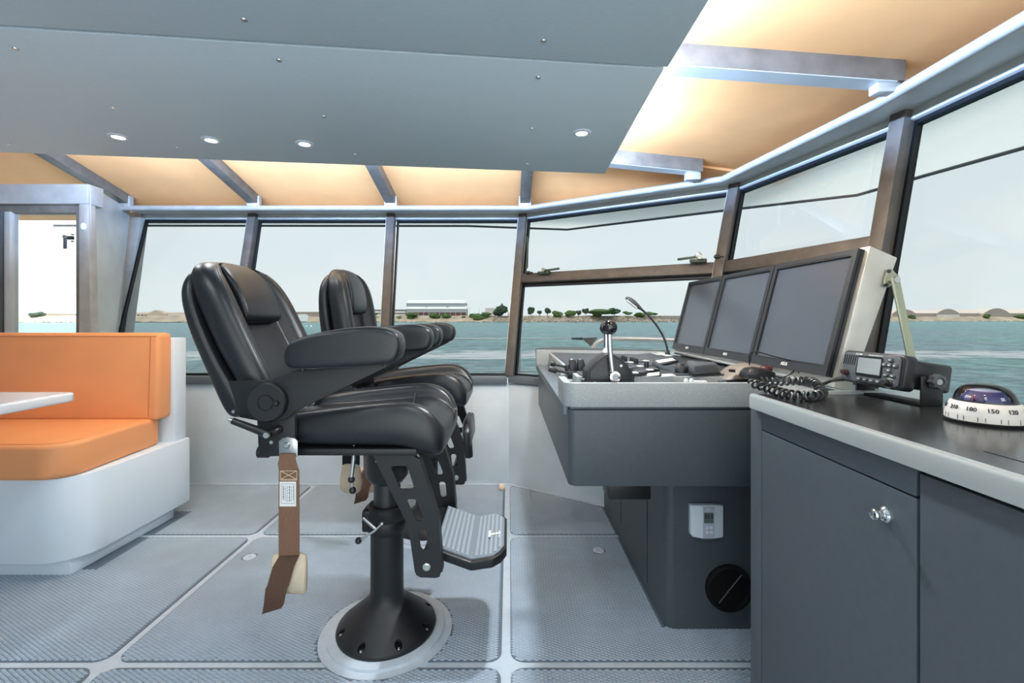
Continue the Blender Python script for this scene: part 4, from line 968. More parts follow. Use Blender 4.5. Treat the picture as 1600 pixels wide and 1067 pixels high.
    h3 = XZs([(653.8, 832), (657, 828), (663.5, 828), (667, 832), (669, 855), (665.5, 859), (660.5, 859), (656.8, 855)], Yb)
    for s in (-1, 1):
        br = O('footrest_bracket', holed(outer, [h1, h2, h3], XZ, s * .232, s * .238), M['blackmetal'], c, smooth=25)
        fe = XZs([(653, 717), (683, 811), (689, 894)], Yb)
        bm = NB()
        for (p_, q_) in zip(fe, fe[1:]): hexa(bm, [(p_[0], s * .195, p_[1]), (p_[0] + .005, s * .195, p_[1]), (p_[0] + .005, s * .238, p_[1]), (p_[0], s * .238, p_[1])], [(q_[0], s * .195, q_[1]), (q_[0] + .005, s * .195, q_[1]), (q_[0] + .005, s * .238, q_[1]), (q_[0], s * .238, q_[1])])
        O('front_flange', bm, M['blackmetal'], br)
        q = LC(666.5, 885.5, Yb)
        bm = NB(); lathe(bm, [(0, 0), (.0135, 0), (.0135, .003), (.009, .004), (.009, .008), (.004, .008), (.004, .005), (0, .005)], (q.x, s * .238, q.z), axis=(0, s, 0), n=18); O('bolt', bm, M['steel'], br)
    q = LC(666.5, 885.5, Yb)
    bm = NB(); cyl(bm, (.195, -.2, .395), (.195, .2, .395), .020, n=16); O('cross_tube', bm, M['blackmetal'], c)
    prof = [(.215, .432), (.352, .383), (.478, .402)]
    pl = [(-.186, .215), (.186, .215), (.186, .44), (.10, .482), (-.10, .482), (-.186, .44)]
    def zat(x): return .432 + (.383 - .432) * (x - .215) / .137 if x < .352 else .383 + (.402 - .383) * (x - .352) / .126
    bm = NB(); rings = []
    for x, w in ((.215, .192), (.352, .192), (.43, .192), (.462, .165), (.480, .125)): rings.append([Vector((x, -w, zat(x) - .006)), Vector((x, w, zat(x) - .006)), Vector((x, w * .98, zat(x) - .042)), Vector((x, -w * .98, zat(x) - .042))])
    fo = O('footrest', loft(bm, rings), M['plastic'], c, bevel=.006)
    bm = NB(); rings = []
    for x, w in ((.222, .176), (.352, .176), (.43, .176), (.455, .150), (.470, .115)): rings.append([Vector((x, -w, zat(x) - .008)), Vector((x, w, zat(x) - .008)), Vector((x, w, zat(x) - .001)), Vector((x, -w, zat(x) - .001))])
    O('grip_mat', loft(bm, rings), M['grip'], fo)
    for k in range(14):
        x = .232 + k * .0172; w = .168 if x < .43 else .168 - (x - .43) * 1.5
        if abs(x - .352) < .006: continue
        bm = NB(); z = zat(x); obox(bm, (x, 0, z + .0005), (.0085, 0, .0085 * (zat(x + .001) - z) / .001), (0, 2 * w, 0), (0, 0, .004)); O('grip_rib', bm, M['grip_rib'], fo)
    bm = NB(); z = zat(.43) + .003                       # small white emblem
    for (x0, x1, y0, y1) in ((.408, .416, -.028, .028), (.448, .456, -.028, .028), (.408, .456, -.006, .006)):
        obox(bm, ((x0 + x1) / 2, -.02 + (y0 + y1) / 2, z), (x1 - x0, 0, .15 * (x1 - x0)), (0, y1 - y0, 0), (0, 0, .0015))
    O('emblem', bm, M['label'], fo)
    return c
chair = make_chair()
chair2 = copy_tree(chair)
chair.location = (CHAIRS[0][0], CHAIRS[0][1], .0); chair2.location = (CHAIRS[1][0], CHAIRS[1][1], .0)
chair2['label'] = 'black leather helm chair behind, closer to the windows, with upright back and raised footrest'
def pose(o, piv, deg):
    p_ = Vector(piv); o.matrix_local = Matrix.Translation(p_) @ Matrix.Rotation(R(deg), 4, 'Y') @ Matrix.Translation(-p_)
for k in [k for k in bpy.data.objects if k.parent == chair2]:
    b_ = k.name.split('.')[0]
    if b_ in ('backrest_shell', 'backrest_cushion', 'shell_screw'): pose(k, (-.308, 0, .975), 16)
    if b_ == 'footrest': pose(k, (.205, 0, .395), -84)
# =================================================================== DINETTE
t = root('dinette_bench', (-3.0, 2.6, 0), 'orange vinyl dinette bench on a pale grey base beside the side door', 'bench')
bp = roundpoly([(-4.2, 2.15), (-2.06, 2.15), (-2.04, 2.93), (-4.2, 2.93)], [0, .17, .03, 0], 10)
bm = NB(); prism(bm, bp, XY, .089, .488); O('bench_base', bm, M['bench'], t, bevel=.004, bang=60)
bm = NB(); prism(bm, [(-4.2, 2.21), (-2.13, 2.21), (-2.105, 2.74), (-2.105, 2.86), (-4.2, 2.86)], XY, .004, .09); O('toe_kick', bm, M['bench'], t, bevel=.002)
bm = NB(); box(bm, (-4.2, 2.815, .48), (-2.068, 2.92, 1.13)); O('end_panel', bm, M['bench'], t, bevel=.008)
cp = roundpoly([(-4.2, 2.125), (-2.085, 2.125), (-2.12, 2.77), (-4.2, 2.77)], [0, .13, .03, 0], 10)
bm = NB(); prism(bm, cp, XY, .489, .655); cu = O('seat_cushion', bm, M['orange'], t, bevel=.022, seg=4, bang=60, smooth=60)
ins_ = [(x, y) for x, y in roundpoly([(-4.2, 2.151), (-2.111, 2.151), (-2.146, 2.77), (-4.2, 2.77)], [0, .108, .03, 0], 10)][1:-1]
bm = NB(); tube(bm, [(-4.1, 2.151, .6548)] + [(x, y, .6548) for x, y in ins_ if y < 2.70], .0022, 6); O('seam', bm, M['orange_seam'], cu)
bm = NB(); hexa(bm, [(-4.2, 2.695, .645), (-2.082, 2.695, .645), (-2.082, 2.815, .645), (-4.2, 2.815, .645)], [(-4.2, 2.715, 1.165), (-2.085, 2.715, 1.165), (-2.085, 2.825, 1.165), (-4.2, 2.825, 1.165)])
bc = O('back_cushion', bm, M['orange'], t, bevel=.026, seg=4, smooth=60)
bm = NB(); tube(bm, [(-2.135, 2.694, .67), (-2.135, 2.712, 1.142)], .0022, 6); O('seam', bm, M['orange_seam'], bc)
bm = NB(); tube(bm, [(-4.2, 2.714, 1.146), (-2.10, 2.714, 1.146)], .0018, 6); O('seam', bm, M['orange_seam'], bc)
t = root('dinette_table', (-2.5, 1.6, 0), 'white dinette table with a raised edge in front of the orange bench', 'table')
tp = roundpoly([(-3.0, 1.0), (-1.958, 1.0), (-1.958, 2.075), (-3.0, 2.075)], [.05, .05, .045, .05], 8)
bm = NB(); prism(bm, tp, XY, .878, .917); O('table_top', bm, M['table'], t, bevel=.008, seg=3, bang=60)
tp2 = roundpoly([(-2.97, 1.03), (-1.985, 1.03), (-1.985, 2.045), (-2.97, 2.045)], [.03] * 4, 8)
bm = NB(); prism(bm, tp2, XY, .917, .9185); O('table_inlay', bm, mat('pinkish_grey_laminate', (.62, .58, .60), .3), t)
bm = NB(); cyl(bm, (-2.5, 1.55, .02), (-2.5, 1.55, .878), .05, n=24); O('pedestal', bm, M['steel'], t)
bm = NB(); lathe(bm, [(0, .004), (.2, .004), (.19, .018), (.06, .03), (0, .03)], (-2.5, 1.55, 0), n=32); O('foot', bm, M['steel'], t)
# pale ball on the floor in the corner
p = P(784, 750, 3.33)
bm = NB(); bmesh.ops.create_uvsphere(bm, u_segments=20, v_segments=12, radius=.024, matrix=Matrix.Translation((p.x, 3.30, .0285)))
O('door_ball', bm, M['peach'], label='small peach ball on the floor where port wall meets the angled wall', cat='ball')

# =================================================================== HELM CONSOLE
def wl(x, d): return WALL_C[1] - .53 / .848 * (x - WALL_C[0]) - d / .848      # y of the corner wall at x, d in front of it
con = root('helm_console', (.7, 2.2, 0), 'charcoal overhanging helm console with speckled grey rim under the monitors', 'console')
XR = 1.16
cpoly = roundpoly([(.214, 1.62), (XR, 1.62), (XR, wl(XR, .03)), (.206, wl(.206, .12))], [.03, 0, 0, 0], 6)
bm = NB(); prism(bm, cpoly, XY, .653, .925); O('console_body', bm, M['console'], con, bevel=.004, bang=60)
tpoly = roundpoly([(.629, 1.825), (XR, 1.825), (XR, wl(XR, .03)), (.629, wl(.629, .03))], [.035, 0, 0, 0], 6)
bm = NB(); prism(bm, tpoly, XY, .004, .655); O('console_foot', bm, M['console'], con)
for yy, z0, z1 in ((2.065, .05, .60), (2.55, .10, .62)):
    bm = NB(); box(bm, (.6275, yy, z0), (.631, yy + .004, z1)); O('panel_joint', bm, M['gasket'], con)
a_ = P(945, 760, 1.76); b_ = P(1010, 771.5, 1.76)
bm = NB(); box(bm, (a_.x, 1.70, b_.z), (b_.x, 1.80, .655)); O('switch_box', bm, M['plastic'], con, bevel=.006)
# rim of speckled solid surface
bm = NB()
out = roundpoly([(.196, 1.81), (.196, 1.612), (XR, 1.612), (XR, 1.64), (.224, 1.64), (.224, 1.81)], [0, .045, 0, 0, .02, 0], 6)
prism(bm, out, XY, .936, 1.022); O('front_rim', bm, M['speckle'], con, bevel=.003, bang=50)
bm = NB(); hexa(bm, [(.199, 1.66, .900), (.222, 1.66, .900), (.216, 3.14, .900), (.190, 3.14, .900)], [(.199, 1.66, .936), (.222, 1.66, .936), (.216, 3.14, .936), (.190, 3.14, .936)])
O('side_trim', bm, M['sill'], con, bevel=.002)
bm = NB(); hexa(bm, [(.190, 3.13, .90), (1.0, 2.845, .90), (1.0, 2.875, .90), (.190, 3.17, .90)], [(.190, 3.13, 1.037), (1.0, 2.845, 1.044), (1.0, 2.875, 1.044), (.190, 3.17, 1.037)])
O('far_rim', bm, M['speckle'], con, bevel=.003)
bm = NB(); hexa(bm, [(.186, 3.17, .99), (1.02, 2.876, .99), (1.02, 2.89, .99), (.25, 3.27, .99), ][0:4], [(.186, 3.17, 1.042), (1.02, 2.876, 1.048), (1.02, 2.89, 1.048), (.36, 3.27, 1.050)])
O('far_coaming', bm, M['slate'], con, bevel=.003)
bm = NB(); prism(bm, [(.222, 1.64), (XR, 1.64), (XR, 2.75), (1.0, 2.845), (.216, 3.13)], XY, .905, .934); O('dash_floor', bm, M['sill'], con)
bm = NB(); prism(bm, [(.226, 1.64), (XR, 1.64), (XR, 1.80), (.226, 1.80)], XY, .932, .994); O('switch_tray', bm, M['lip'], con)
bm = NB(); hexa(bm, [(.268, 1.800, .93), (XR, 1.800, .93), (XR, 2.77, .93), (.268, 3.04, .93)], [(.268, 1.800, 1.022), (XR, 1.800, 1.022), (XR, 2.77, 1.022), (.268, 3.04, 1.022)])
O('dash_plinth', bm, M['speckle'], con, bevel=.002)
def dz(x, y): return 1.028
bm = NB(); hexa(bm, [(.285, 1.815, 1.018), (1.02, 1.815, 1.018), (1.02, 2.78, 1.018), (.285, 3.0, 1.018)], [(.285, 1.815, 1.028), (1.02, 1.815, 1.028), (1.02, 2.78, 1.028), (.285, 3.0, 1.028)])
O('dash_top', bm, M['dash'], con, bevel=.002)

bm = NB(); prism(bm, [(.765, 1.309), (XR, 1.309), (XR, 1.622), (.91, 1.622)], XY, .004, .985); O('console_link', bm, M['console'], con, bevel=.002)
bm = NB(); prism(bm, [(.79, 1.340), (1.21, 1.340), (1.23, 1.608), (.91, 1.608)], XY, .985, 1.018); O('link_top', bm, M['lip'], con, bevel=.003)
bm = NB(); box(bm, (.80, 1.338, 1.0), (1.21, 1.352, 1.0375)); O('upstand', bm, M['lip'], con, bevel=.002)
# monitors in their sheet-metal housing
MB, MT = Vector((1.03, 0, 1.062)), Vector((1.135, 0, 1.470))
up = (MT - MB).normalized(); nrm = Vector((-up.z, 0, up.x))          # towards the helm chairs
Y0, Y1 = 1.447, 2.818
t = root('monitor_housing', (1.1, 2.1, 1.04), 'bare sheet-metal housing behind the three monitors, with a prop strut', 'housing')
bk = .088
a0, a1 = MB - up * .03 - nrm * .002, MT + up * .012 - nrm * .002
bm = NB(); hexa(bm, [a0 + Vector((0, Y0 - .012, 0)), a0 - nrm * bk * .62 + Vector((0, Y0 - .012, 0)), a1 - nrm * bk * 1.02 + Vector((0, Y0 - .012, -.016)), a1 + Vector((0, Y0 - .012, 0))],
     [a0 + Vector((0, Y1 + .01, 0)), a0 - nrm * bk * .62 + Vector((0, Y1 + .01, 0)), a1 - nrm * bk * 1.02 + Vector((0, Y1 + .01, -.016)), a1 + Vector((0, Y1 + .01, 0))])
hs = O('case', bm, M['mon_steel'], t, bevel=.004)
bm = NB(); hexa(bm, [(1.0, Y0, 1.036), (1.05, Y0, 1.036), (1.05, Y1, 1.050), (1.0, Y1, 1.050)], [(1.0, Y0, 1.042), (1.05, Y0, 1.042), (1.05, Y1, 1.056), (1.0, Y1, 1.056)])
O('front_ledge', bm, M['alu_light'], t)
# strut
S0 = P(1400, 437, 1.405); S1 = P(1427, 568, 1.40); S1 = S0 + (S1 - S0) * 1.28
d = (S1 - S0).normalized(); w_ = d.cross(Vector((0, 1, 0))).normalized()
bm = NB(); bar(bm, S0 - d * .012, S1, w_ * .026, (0, .006, 0)); O('prop_strut', bm, M['olive'], t, bevel=.002)
bm = NB(); cyl(bm, S0 + Vector((0, -.006, 0)), S0 + Vector((0, .03, 0)), .0095, n=14); O('pivot', bm, M['steel'], t)
tri = [P(x, y, 1.432) for x, y in ((1384, 421), (1391, 420), (1404, 434), (1402, 441), (1386, 449), (1379, 447), (1379, 441))]
bm = NB(); loft(bm, [[p_ for p_ in tri], [p_ + Vector((0, -.006, 0)) for p_ in tri]]); br = O('hinge_bracket', bm, M['olive'], t, bevel=.0012)
for x, y in ((1387.5, 424), (1382.5, 445.5)):
    p_ = P(x, y, 1.428); bm = NB(); cyl(bm, p_, p_ + Vector((0, -.006, 0)), .0055, n=8); O('bolt', bm, M['gunmetal'], br)
MW = (Y1 - Y0) / 3; MH = (MT - MB).length
mlab = ['nearest of three dark monitors, next to the sheet-metal side and the radio', 'middle one of the three dark monitors over the console', 'dark monitor at the far end of the row of three, beside the reading lamp']
for k in range(3):
    y0 = Y0 + k * MW + .003; y1 = y0 + MW - .006
    def mp(u, v, n_): return MB + up * (v * MH) + nrm * n_ + Vector((0, y0 + (y1 - y0) * u, 0))
    t = root('monitor', mp(.5, 0, 0), mlab[k], 'monitor', 'console monitors')
    bz = .055
    def fr(u0, v0, u1, v1, n0, n1):
        b_ = NB(); return hexa(b_, [mp(u0, v0, n0), mp(u1, v0, n0), mp(u1, v1, n0), mp(u0, v1, n0)], [mp(u0, v0, n1), mp(u1, v0, n1), mp(u1, v1, n1), mp(u0, v1, n1)])
    O('back_cover', fr(0, 0, 1, 1, .0, .012), M['bezel'], t)
    O('screen', fr(.05, .085, .95, .95, .012, .0135), M['screen'], t)
    b_ = holed([(y0, 0), (y1, 0), (y1, MH), (y0, MH)], [[(y0 + .022, .036), (y1 - .022, .036), (y1 - .022, MH - .022), (y0 + .022, MH - .022)]], lambda a_, b2, d_: MB + up * b2 + nrm * d_ + Vector((0, a_, 0)), .010, .022)
    O('bezel', b_, M['bezel'], t, smooth=20)
    O('bezel_slot', fr(.07, .953, .93, .963, .0218, .0224), M['gasket'], t)
    O('lower_slot', fr(.06, .070, .94, .074, .0218, .0224), M['gasket'], t)
    m_ = basis(mp(.5, .042, .0222), (0, -1, 0), up)
    O('logo', text_bm('ASUS', .017, m_), M['label'], t)

# twin throttle
YT = 1.675
t = root('throttle_control', (.38, 1.70, .994), 'black twin-lever throttle with chrome levers and black ball knobs', 'throttle')
hp = [(P(x, y, YT).x, P(x, y, YT).z) for x, y in ((915, 603), (917, 580), (930, 566), (948, 553.5), (958, 553.5), (972, 561), (985, 576), (992, 587), (991.5, 603))]
bm = NB(); prism(bm, hp, XZ, YT, YT + .10); O('throttle_housing', bm, M['blackmetal'], t, bevel=.005)
cxp, czp = sum(a_ for a_, b_ in hp) / 9, sum(b_ for a_, b_ in hp) / 9
hp2 = [(cxp + (a_ - cxp) * .88, czp + (b_ - czp) * .88) for a_, b_ in hp]
bm = NB(); prism(bm, hp2, XZ, YT - .006, YT + .001); O('side_plate', bm, M['plastic'], t, bevel=.003)
hub = P(959, 587.5, YT)
bm = NB(); lathe(bm, [(0, 0), (.024, 0), (.024, .014), (.019, .022), (.012, .023), (.011, .020), (0, .020)], (hub.x, YT - .005, hub.z), axis=(0, -1, 0), n=28); O('lever_hub', bm, M['chrome'], t)
q1 = P(957, 580, 1.645); q2 = P(953, 545, 1.645); q3 = P(952, 520, 1.645)
bm = NB(); tube(bm, spline([q1, (q1 + q2) / 2, q2, q3], 4), .0095, 12); O('lever', bm, M['chrome'], t)
q4 = P(952.5, 511.5, 1.645); bm = NB(); bmesh.ops.create_uvsphere(bm, u_segments=24, v_segments=16, radius=.0275, matrix=Matrix.Translation(q4)); O('knob', bm, M['gloss'], t)
q1 = P(947, 560, 1.80); q3 = P(947, 520, 1.80); bm = NB(); tube(bm, [q1, q3], .0095, 12); O('lever', bm, M['chrome'], t)
bm = NB(); cyl(bm, P(946.5, 548, 1.79), P(946.5, 548, 1.81), .0105, n=18); O('lever_hub', bm, M['chrome'], t)
q4 = P(948, 512, 1.80); bm = NB(); bmesh.ops.create_uvsphere(bm, u_segments=24, v_segments=16, radius=.0275, matrix=Matrix.Translation(q4)); O('knob', bm, M['gloss'], t)
for x, y in ((969.5, 571), (929, 598)):
    p_ = P(x, y, YT); bm = NB(); cyl(bm, (p_.x, YT - .005, p_.z), (p_.x, YT - .010, p_.z), .005, n=10); O('screw', bm, M['steel'], t)
p_ = P(913, 595, YT + .02); bm = NB(); cyl(bm, p_, p_ + Vector((-.012, 0, 0)), .010, n=12); O('detent_button', bm, M['plastic'], t)

# paddles and joysticks on the side shelf
for k, (x, lb) in enumerate(((896, 'black upright paddle lever, farther from the throttle'), (909, 'black upright paddle lever next to the throttle'))):
    p0, p1 = P(x + 1.5, 584, 1.93), P(x - 1, 561, 1.93)
    t = root('paddle_lever', Vector((p0.x, 1.93, dz(p0.x, 1.93))), lb, 'lever', 'paddle levers')
    bm = NB(); loft(bm, [[(p.x - w, 1.93 + o, p.z), (p.x + w, 1.93 + o, p.z), (p.x + w, 1.93 + o + .03, p.z), (p.x - w, 1.93 + o + .03, p.z)] for p, w, o in ((p0, .0165, 0), (p0 * .45 + p1 * .55, .0165, .004), (p1, .0125, .012))]); O('paddle', bm, M['plastic'], t, bevel=.004)
    bm = NB(); box(bm, (p0.x - .02, 1.915, p0.z - .014), (p0.x + .022, 1.99, p0.z + .004)); O('lever_base', bm, M['blackmetal'], t, bevel=.004)
for k, (a1, a2, b1, b2, w, Yj, lb) in enumerate((((860, 567.5), (868, 569), (868, 570), (887, 574), 8, 2.05, 'black joystick lever pointing away from the throttle, farther one'), ((857.5, 575.5), (870, 580), (870, 579), (891, 584), 7, 1.93, 'black joystick lever pointing away from the throttle, nearer one'))):
    t = root('joystick', P(b2[0], b2[1], Yj), lb, 'lever', 'joystick levers')
    bm = NB(); cyl(bm, P(*a1, Yj), P(*a2, Yj), .0125, .0115, 12); O('knob', bm, M['plastic'], t, bevel=.003)
    bm = NB(); cyl(bm, P(*b1, Yj), P(*b2, Yj), .005, .006, 8); O('rod', bm, M['plastic'], t)
    p_ = P(*b2, Yj); bm = NB(); box(bm, p_ + Vector((-.012, -.018, -.022)), p_ + Vector((.028, .024, .012))); O('gimbal', bm, M['plastic'], t, bevel=.006)
    bm = NB(); box(bm, p_ + Vector((-.035, -.03, -.036)), p_ + Vector((.04, .04, -.02))); O('mount_plate', bm, M['steel'], t, bevel=.003)
bm = NB(); box(bm, (.225, 1.97, .934), (.262, 2.04, .952)); O('shelf_pad', bm, M['slate'], label='small slate pad on the low side shelf of the console', cat='pad', bevel=.004)

# instruments on the dash
def pg(px, py, z=1.03): return PZ(px, py, z)
def plate(name, corners, z, th, mat_, parent=None, **k):
    pts = [pg(x, y, z) for x, y in corners]; bm = NB(); loft(bm, [[p_ for p_ in pts], [p_ + Vector((0, 0, th)) for p_ in pts]]); return O(name, bm, mat_, parent, **k)
t = root('control_panel', pg(1015, 578), 'black keypad panel with small black knobs right behind the throttle', 'control panel')
plate('panel_base', [(992, 588), (1031, 579), (1008, 559), (967, 561)], 1.0282, .020, M['plastic'], t, bevel=.003)
for x, y in ((973.5, 562), (977, 563.5), (987, 565), (990.5, 566), (994, 567.5), (1010, 573)):
    p_ = pg(x, y, 1.048); bm = NB(); lathe(bm, [(0, 0), (.0095, 0), (.0095, .018), (.008, .021), (0, .021)], p_, n=14); O('knob', bm, M['plastic'], t)
rr = random.Random(5)
for r_ in range(3):
    for q_ in range(5):
        u, v = (q_ + .5) / 5, (r_ + .6) / 3.4
        a_ = Vector((992, 588)); b_ = Vector((1031, 579)); c_ = Vector((1008, 559)); d_ = Vector((967, 561))
        p2 = (a_ * (1 - u) + b_ * u) * (1 - v) + (d_ * (1 - u) + c_ * u) * v
        p_ = pg(p2.x, p2.y, 1.049); bm = NB(); box(bm, p_ + Vector((-.012, -.016, -.001)), p_ + Vector((.012, .016, .003))); O('key', bm, M['label'] if (q_ + r_) % 3 == 0 else M['slate'], t, bevel=.002)
t = root('alarm_keypad', pg(1030, 560), 'pale switch panel with white keys at the far corner of the dash', 'control panel')
plate('panel_base', [(1008, 567), (1052, 560), (1036, 550.5), (984, 556)], 1.0282, .005, M['slate'], t)
for r_ in range(3):
    for q_ in range(6):
        u, v = (q_ + .5) / 6, (r_ + .55) / 3.2
        a_ = Vector((1008, 567)); b_ = Vector((1052, 560)); c_ = Vector((1036, 550.5)); d_ = Vector((984, 556))
        p2 = (a_ * (1 - u) + b_ * u) * (1 - v) + (d_ * (1 - u) + c_ * u) * v
        p_ = pg(p2.x, p2.y, 1.033); bm = NB(); box(bm, p_ + Vector((-.022, -.055, 0)), p_ + Vector((.022, .045, .006))); O('key', bm, M['label'] if rr.random() < .45 else M['slate'], t, bevel=.003)
t = root('intercom_handset', pg(1035, 574), 'dark slim handset lying in its cradle in the middle of the dash', 'handset')
plate('cradle', [(1024, 575), (1060, 566), (1048, 560), (1006, 566)], 1.0282, .010, M['plastic'], t, bevel=.003)
plate('rear_pad', [(1030, 568), (1056, 563.5), (1050, 560), (1024, 564)], 1.038, .003, M['label'], t)
p0, p1 = pg(1022, 572, 1.044), pg(1049, 580, 1.044)
bm = NB(); rings = []
for k in range(9):
    u = k / 8; c_ = p0 * (1 - u) + p1 * u; hgt = .017 - .004 * math.sin(math.pi * u)
    rings.append([c_ + Vector((math.cos(a_) * .004, math.sin(a_) * .035, 0)) + Vector((0, 0, max(0, math.sin(a_ * 1.0)) * 0)) + Vector((0, 0, hgt * (.5 + .5 * math.cos(a_ * 2)) if False else (hgt if 0 < j < 4 else -.006))) for j, a_ in enumerate([R(-90), R(-60), R(0), R(60), R(90)])])
loft(bm, rings); O('grip', bm, M['slate'], t, bevel=.003)
plate('document_pocket', [(1010, 588.5), (1030, 586.5), (1030, 582.5), (1012, 584)], 1.0282, .003, M['label'], label='white paper label on the dash edge between the keypad and the trackball', cat='label')
plate('label_card', [(1034, 589), (1056, 587.6), (1050, 584.5), (1034, 585.5)], 1.0282, .003, M['label'], label='second white label on the dash just in front of the trackball', cat='label')
t = root('trackball', pg(1060, 580), 'round dark jog dial beside the square instrument on the dash', 'dial')
bm = NB(); lathe(bm, [(0, 0), (.046, 0), (.046, .018), (.040, .026), (.018, .028), (.014, .034), (0, .036)], pg(1063, 581, 1.0282), n=32); O('dial_body', bm, M['plastic'], t)
t = root('covered_instrument', pg(1095, 583), 'charcoal square instrument under a hard sun cover on the dash', 'instrument')
plate('mounting_tray', [(1081, 588.5), (1126, 584), (1112, 575), (1068, 578)], 1.0282, .006, M['plastic'], t, bevel=.002)
bm = NB(); q = [pg(1084, 586, 1.0345), pg(1123.5, 582, 1.0345), pg(1109, 575.5, 1.0345), pg(1071, 578, 1.0345)]
q2 = [p_ + Vector((.004 * (1 if i in (0, 3) else -1), .004 * (1 if i < 2 else -1), .036 if i < 2 else .040)) for i, p_ in enumerate(q)]
loft(bm, [q, q2]); O('sun_cover', bm, M['slate'], t, bevel=.006)
bm = NB(); p_ = (q2[2] + q2[3] + q2[0] * .2 + q2[1] * .2) / 2.4; box(bm, p_ + Vector((-.028, -.03, -.006)), p_ + Vector((.04, .012, .003))); O('latch_bar', bm, M['plastic'], t, bevel=.002)
# small parts in the near tray
def tray(px, py): return PZ(px, py, .995)
bm = NB(); a_, b_ = tray(1052, 603), tray(1096, 598); box(bm, (a_.x, 1.655, .994), (b_.x + .03, 1.72, .997)); O('switch_plate', bm, M['slate'], label='flat slate switch plate lying in the near console tray', cat='switch plate')
YK = 1.70
for k, (x, lb) in enumerate(((1072, 'white toggle knob in the near tray, nearer the throttle'), (1080.5, 'white toggle knob in the near tray, beside the clear caps'))):
    t = root('toggle_knob', P(x, 604, YK), lb, 'switch', 'white toggles'); z0 = .997
    bm = NB(); X = P(x, 600, YK).x; lathe(bm, [(0, z0), (.009, z0), (.009, z0 + .006), (.0065, z0 + .012), (.0085, z0 + .022), (.005, z0 + .03), (0, z0 + .031)], (X, YK, 0), n=16); O('knob', bm, M['label'], t)
for k, (x, w, lb) in enumerate(((1087, .010, 'clear switch cap in the near tray, next to the white toggles'), (1094, .010, 'clear switch cap in the near tray, middle one'), (1100.5, .008, 'clear switch cap in the near tray, next to the black rotary knob'))):
    X = P(x, 600, YK).x; bm = NB(); box(bm, (X - w, YK - .012, .997), (X + w, YK + .015, .997 + .022)); O('clear_toggle', bm, M['clear'], label=lb, cat='switch', group='clear switch caps', bevel=.003)
for x, r_, h_, mt, nm, lb in ((1108, .0125, .020, 'plastic', 'rotary_knob', 'short black rotary knob in the near console tray'), (1126.5, .0165, .026, 'slate', 'cup_knob', 'blue-grey ribbed knob in the near console tray'), (1138, .0155, .012, 'slate', 'flat_knob', 'low grey disc knob at the end of the near console tray')):
    X = P(x, 600, YK).x; bm = NB(); lathe(bm, [(0, 0), (r_, 0), (r_, h_ * .75), (r_ * .86, h_), (0, h_ * 1.02)], (X, YK - .01, .9955), n=24); O(nm, bm, M[mt], label=lb, cat='knob')
# microphone with its taupe wedge cradle
YM = 1.76
w0 = [P(x, y, YM) for x, y in ((1126, 600), (1140, 590), (1160, 575), (1178, 569.5), (1196, 572), (1205, 584), (1205, 600))]
t = root('microphone_cradle', P(1165, 602, YM), 'taupe wedge-shaped cradle under the fist microphone', 'cradle')
bm = NB(); rings = []
for dy, s_ in ((0, .82), (.02, .97), (.08, 1.0), (.13, .9)):
    c_ = P(1165, 602, YM); rings.append([c_ + (p_ - c_) * s_ + Vector((0, dy, 0)) for p_ in w0])
loft(bm, rings); O('wedge', bm, M['taupe'], t, bevel=.006)
bm = NB(); c_ = [P(x, y, YM - .002) for x, y in ((1134, 594.5), (1150, 592.5), (1170, 593), (1190, 597), (1190, 603), (1134, 603))]
loft(bm, [c_, [p_ + Vector((0, .03, 0)) for p_ in c_]]); O('mouth', bm, M['gasket'], t)
bm = NB(); p_ = P(1143, 579.5, YM); box(bm, p_ + Vector((-.006, -.01, -.004)), p_ + Vector((.010, .01, .006))); O('tab', bm, M['plastic'], t)
t = root('fist_microphone', P(1192, 595, 1.70), 'black fist microphone with red button resting on the taupe cradle', 'microphone')
bm = NB(); YF = 1.66
pr = [P(x, y, YF) for x, y in ((1168, 590), (1169, 583), (1176, 577), (1190, 575.5), (1206, 578), (1215, 583), (1214, 590), (1204, 594), (1184, 595), (1173, 594))]
c_ = P(1192, 586, YF)
loft(bm, [[c_ + (p_ - c_) * s_ + Vector((0, dy, 0)) for p_ in pr] for dy, s_ in ((0, .7), (.006, .93), (.03, 1), (.06, 1), (.075, .8))]); O('mic_body', bm, M['plastic'], t, smooth=50)
bm = NB(); p_ = P(1197, 575, YF + .035); bmesh.ops.create_uvsphere(bm, u_segments=16, v_segments=8, radius=1, matrix=Matrix.Translation(p_ + Vector((0, 0, -.002))) @ Matrix.Diagonal((.022, .022, .013, 1))); O('red_button', bm, M['red'], t, label='dark red button')
for x in (1178, 1184.5):
    bm = NB(); p_ = P(x, 577.5, YF + .03); lathe(bm, [(.004, 0), (.0075, 0), (.0075, .004), (.004, .004)], p_, axis=(0, -.3, 1), n=14); O('key_ring', bm, M['steel'], t)
bm = NB(); p_ = P(1191, 581, YF + .004); box(bm, p_ + Vector((-.009, -.004, -.002)), p_ + Vector((.010, .002, .003))); O('mic_label', bm, M['label'], t)
bm = NB(); tube(bm, spline([P(1171, 570, 1.78), P(1171, 558, 1.76), P(1174, 551, 1.72), P(1184, 550, 1.68), P(1210, 557, 1.66), P(1237, 564, 1.64), P(1243, 570, 1.63), P(1240, 580, 1.63), P(1228, 588, 1.64), P(1216, 591, 1.68)], 6), .0021, 6)
O('thin_cable', bm, M['rubber'], label='thin black cable looping up in front of the nearest monitor', cat='cable')
bm = NB(); tube(bm, spline([P(1241, 565, 1.635), P(1247, 572, 1.62), P(1250.5, 577.5, 1.60)], 6), .0018, 6); tube(bm, spline([P(1243, 572, 1.63), P(1246, 578, 1.62), P(1248.5, 583, 1.60)], 6), .0018, 6)
O('cable_end', bm, M['rubber'], label='two short frayed cable ends hanging off the thin looped cable', cat='cable')
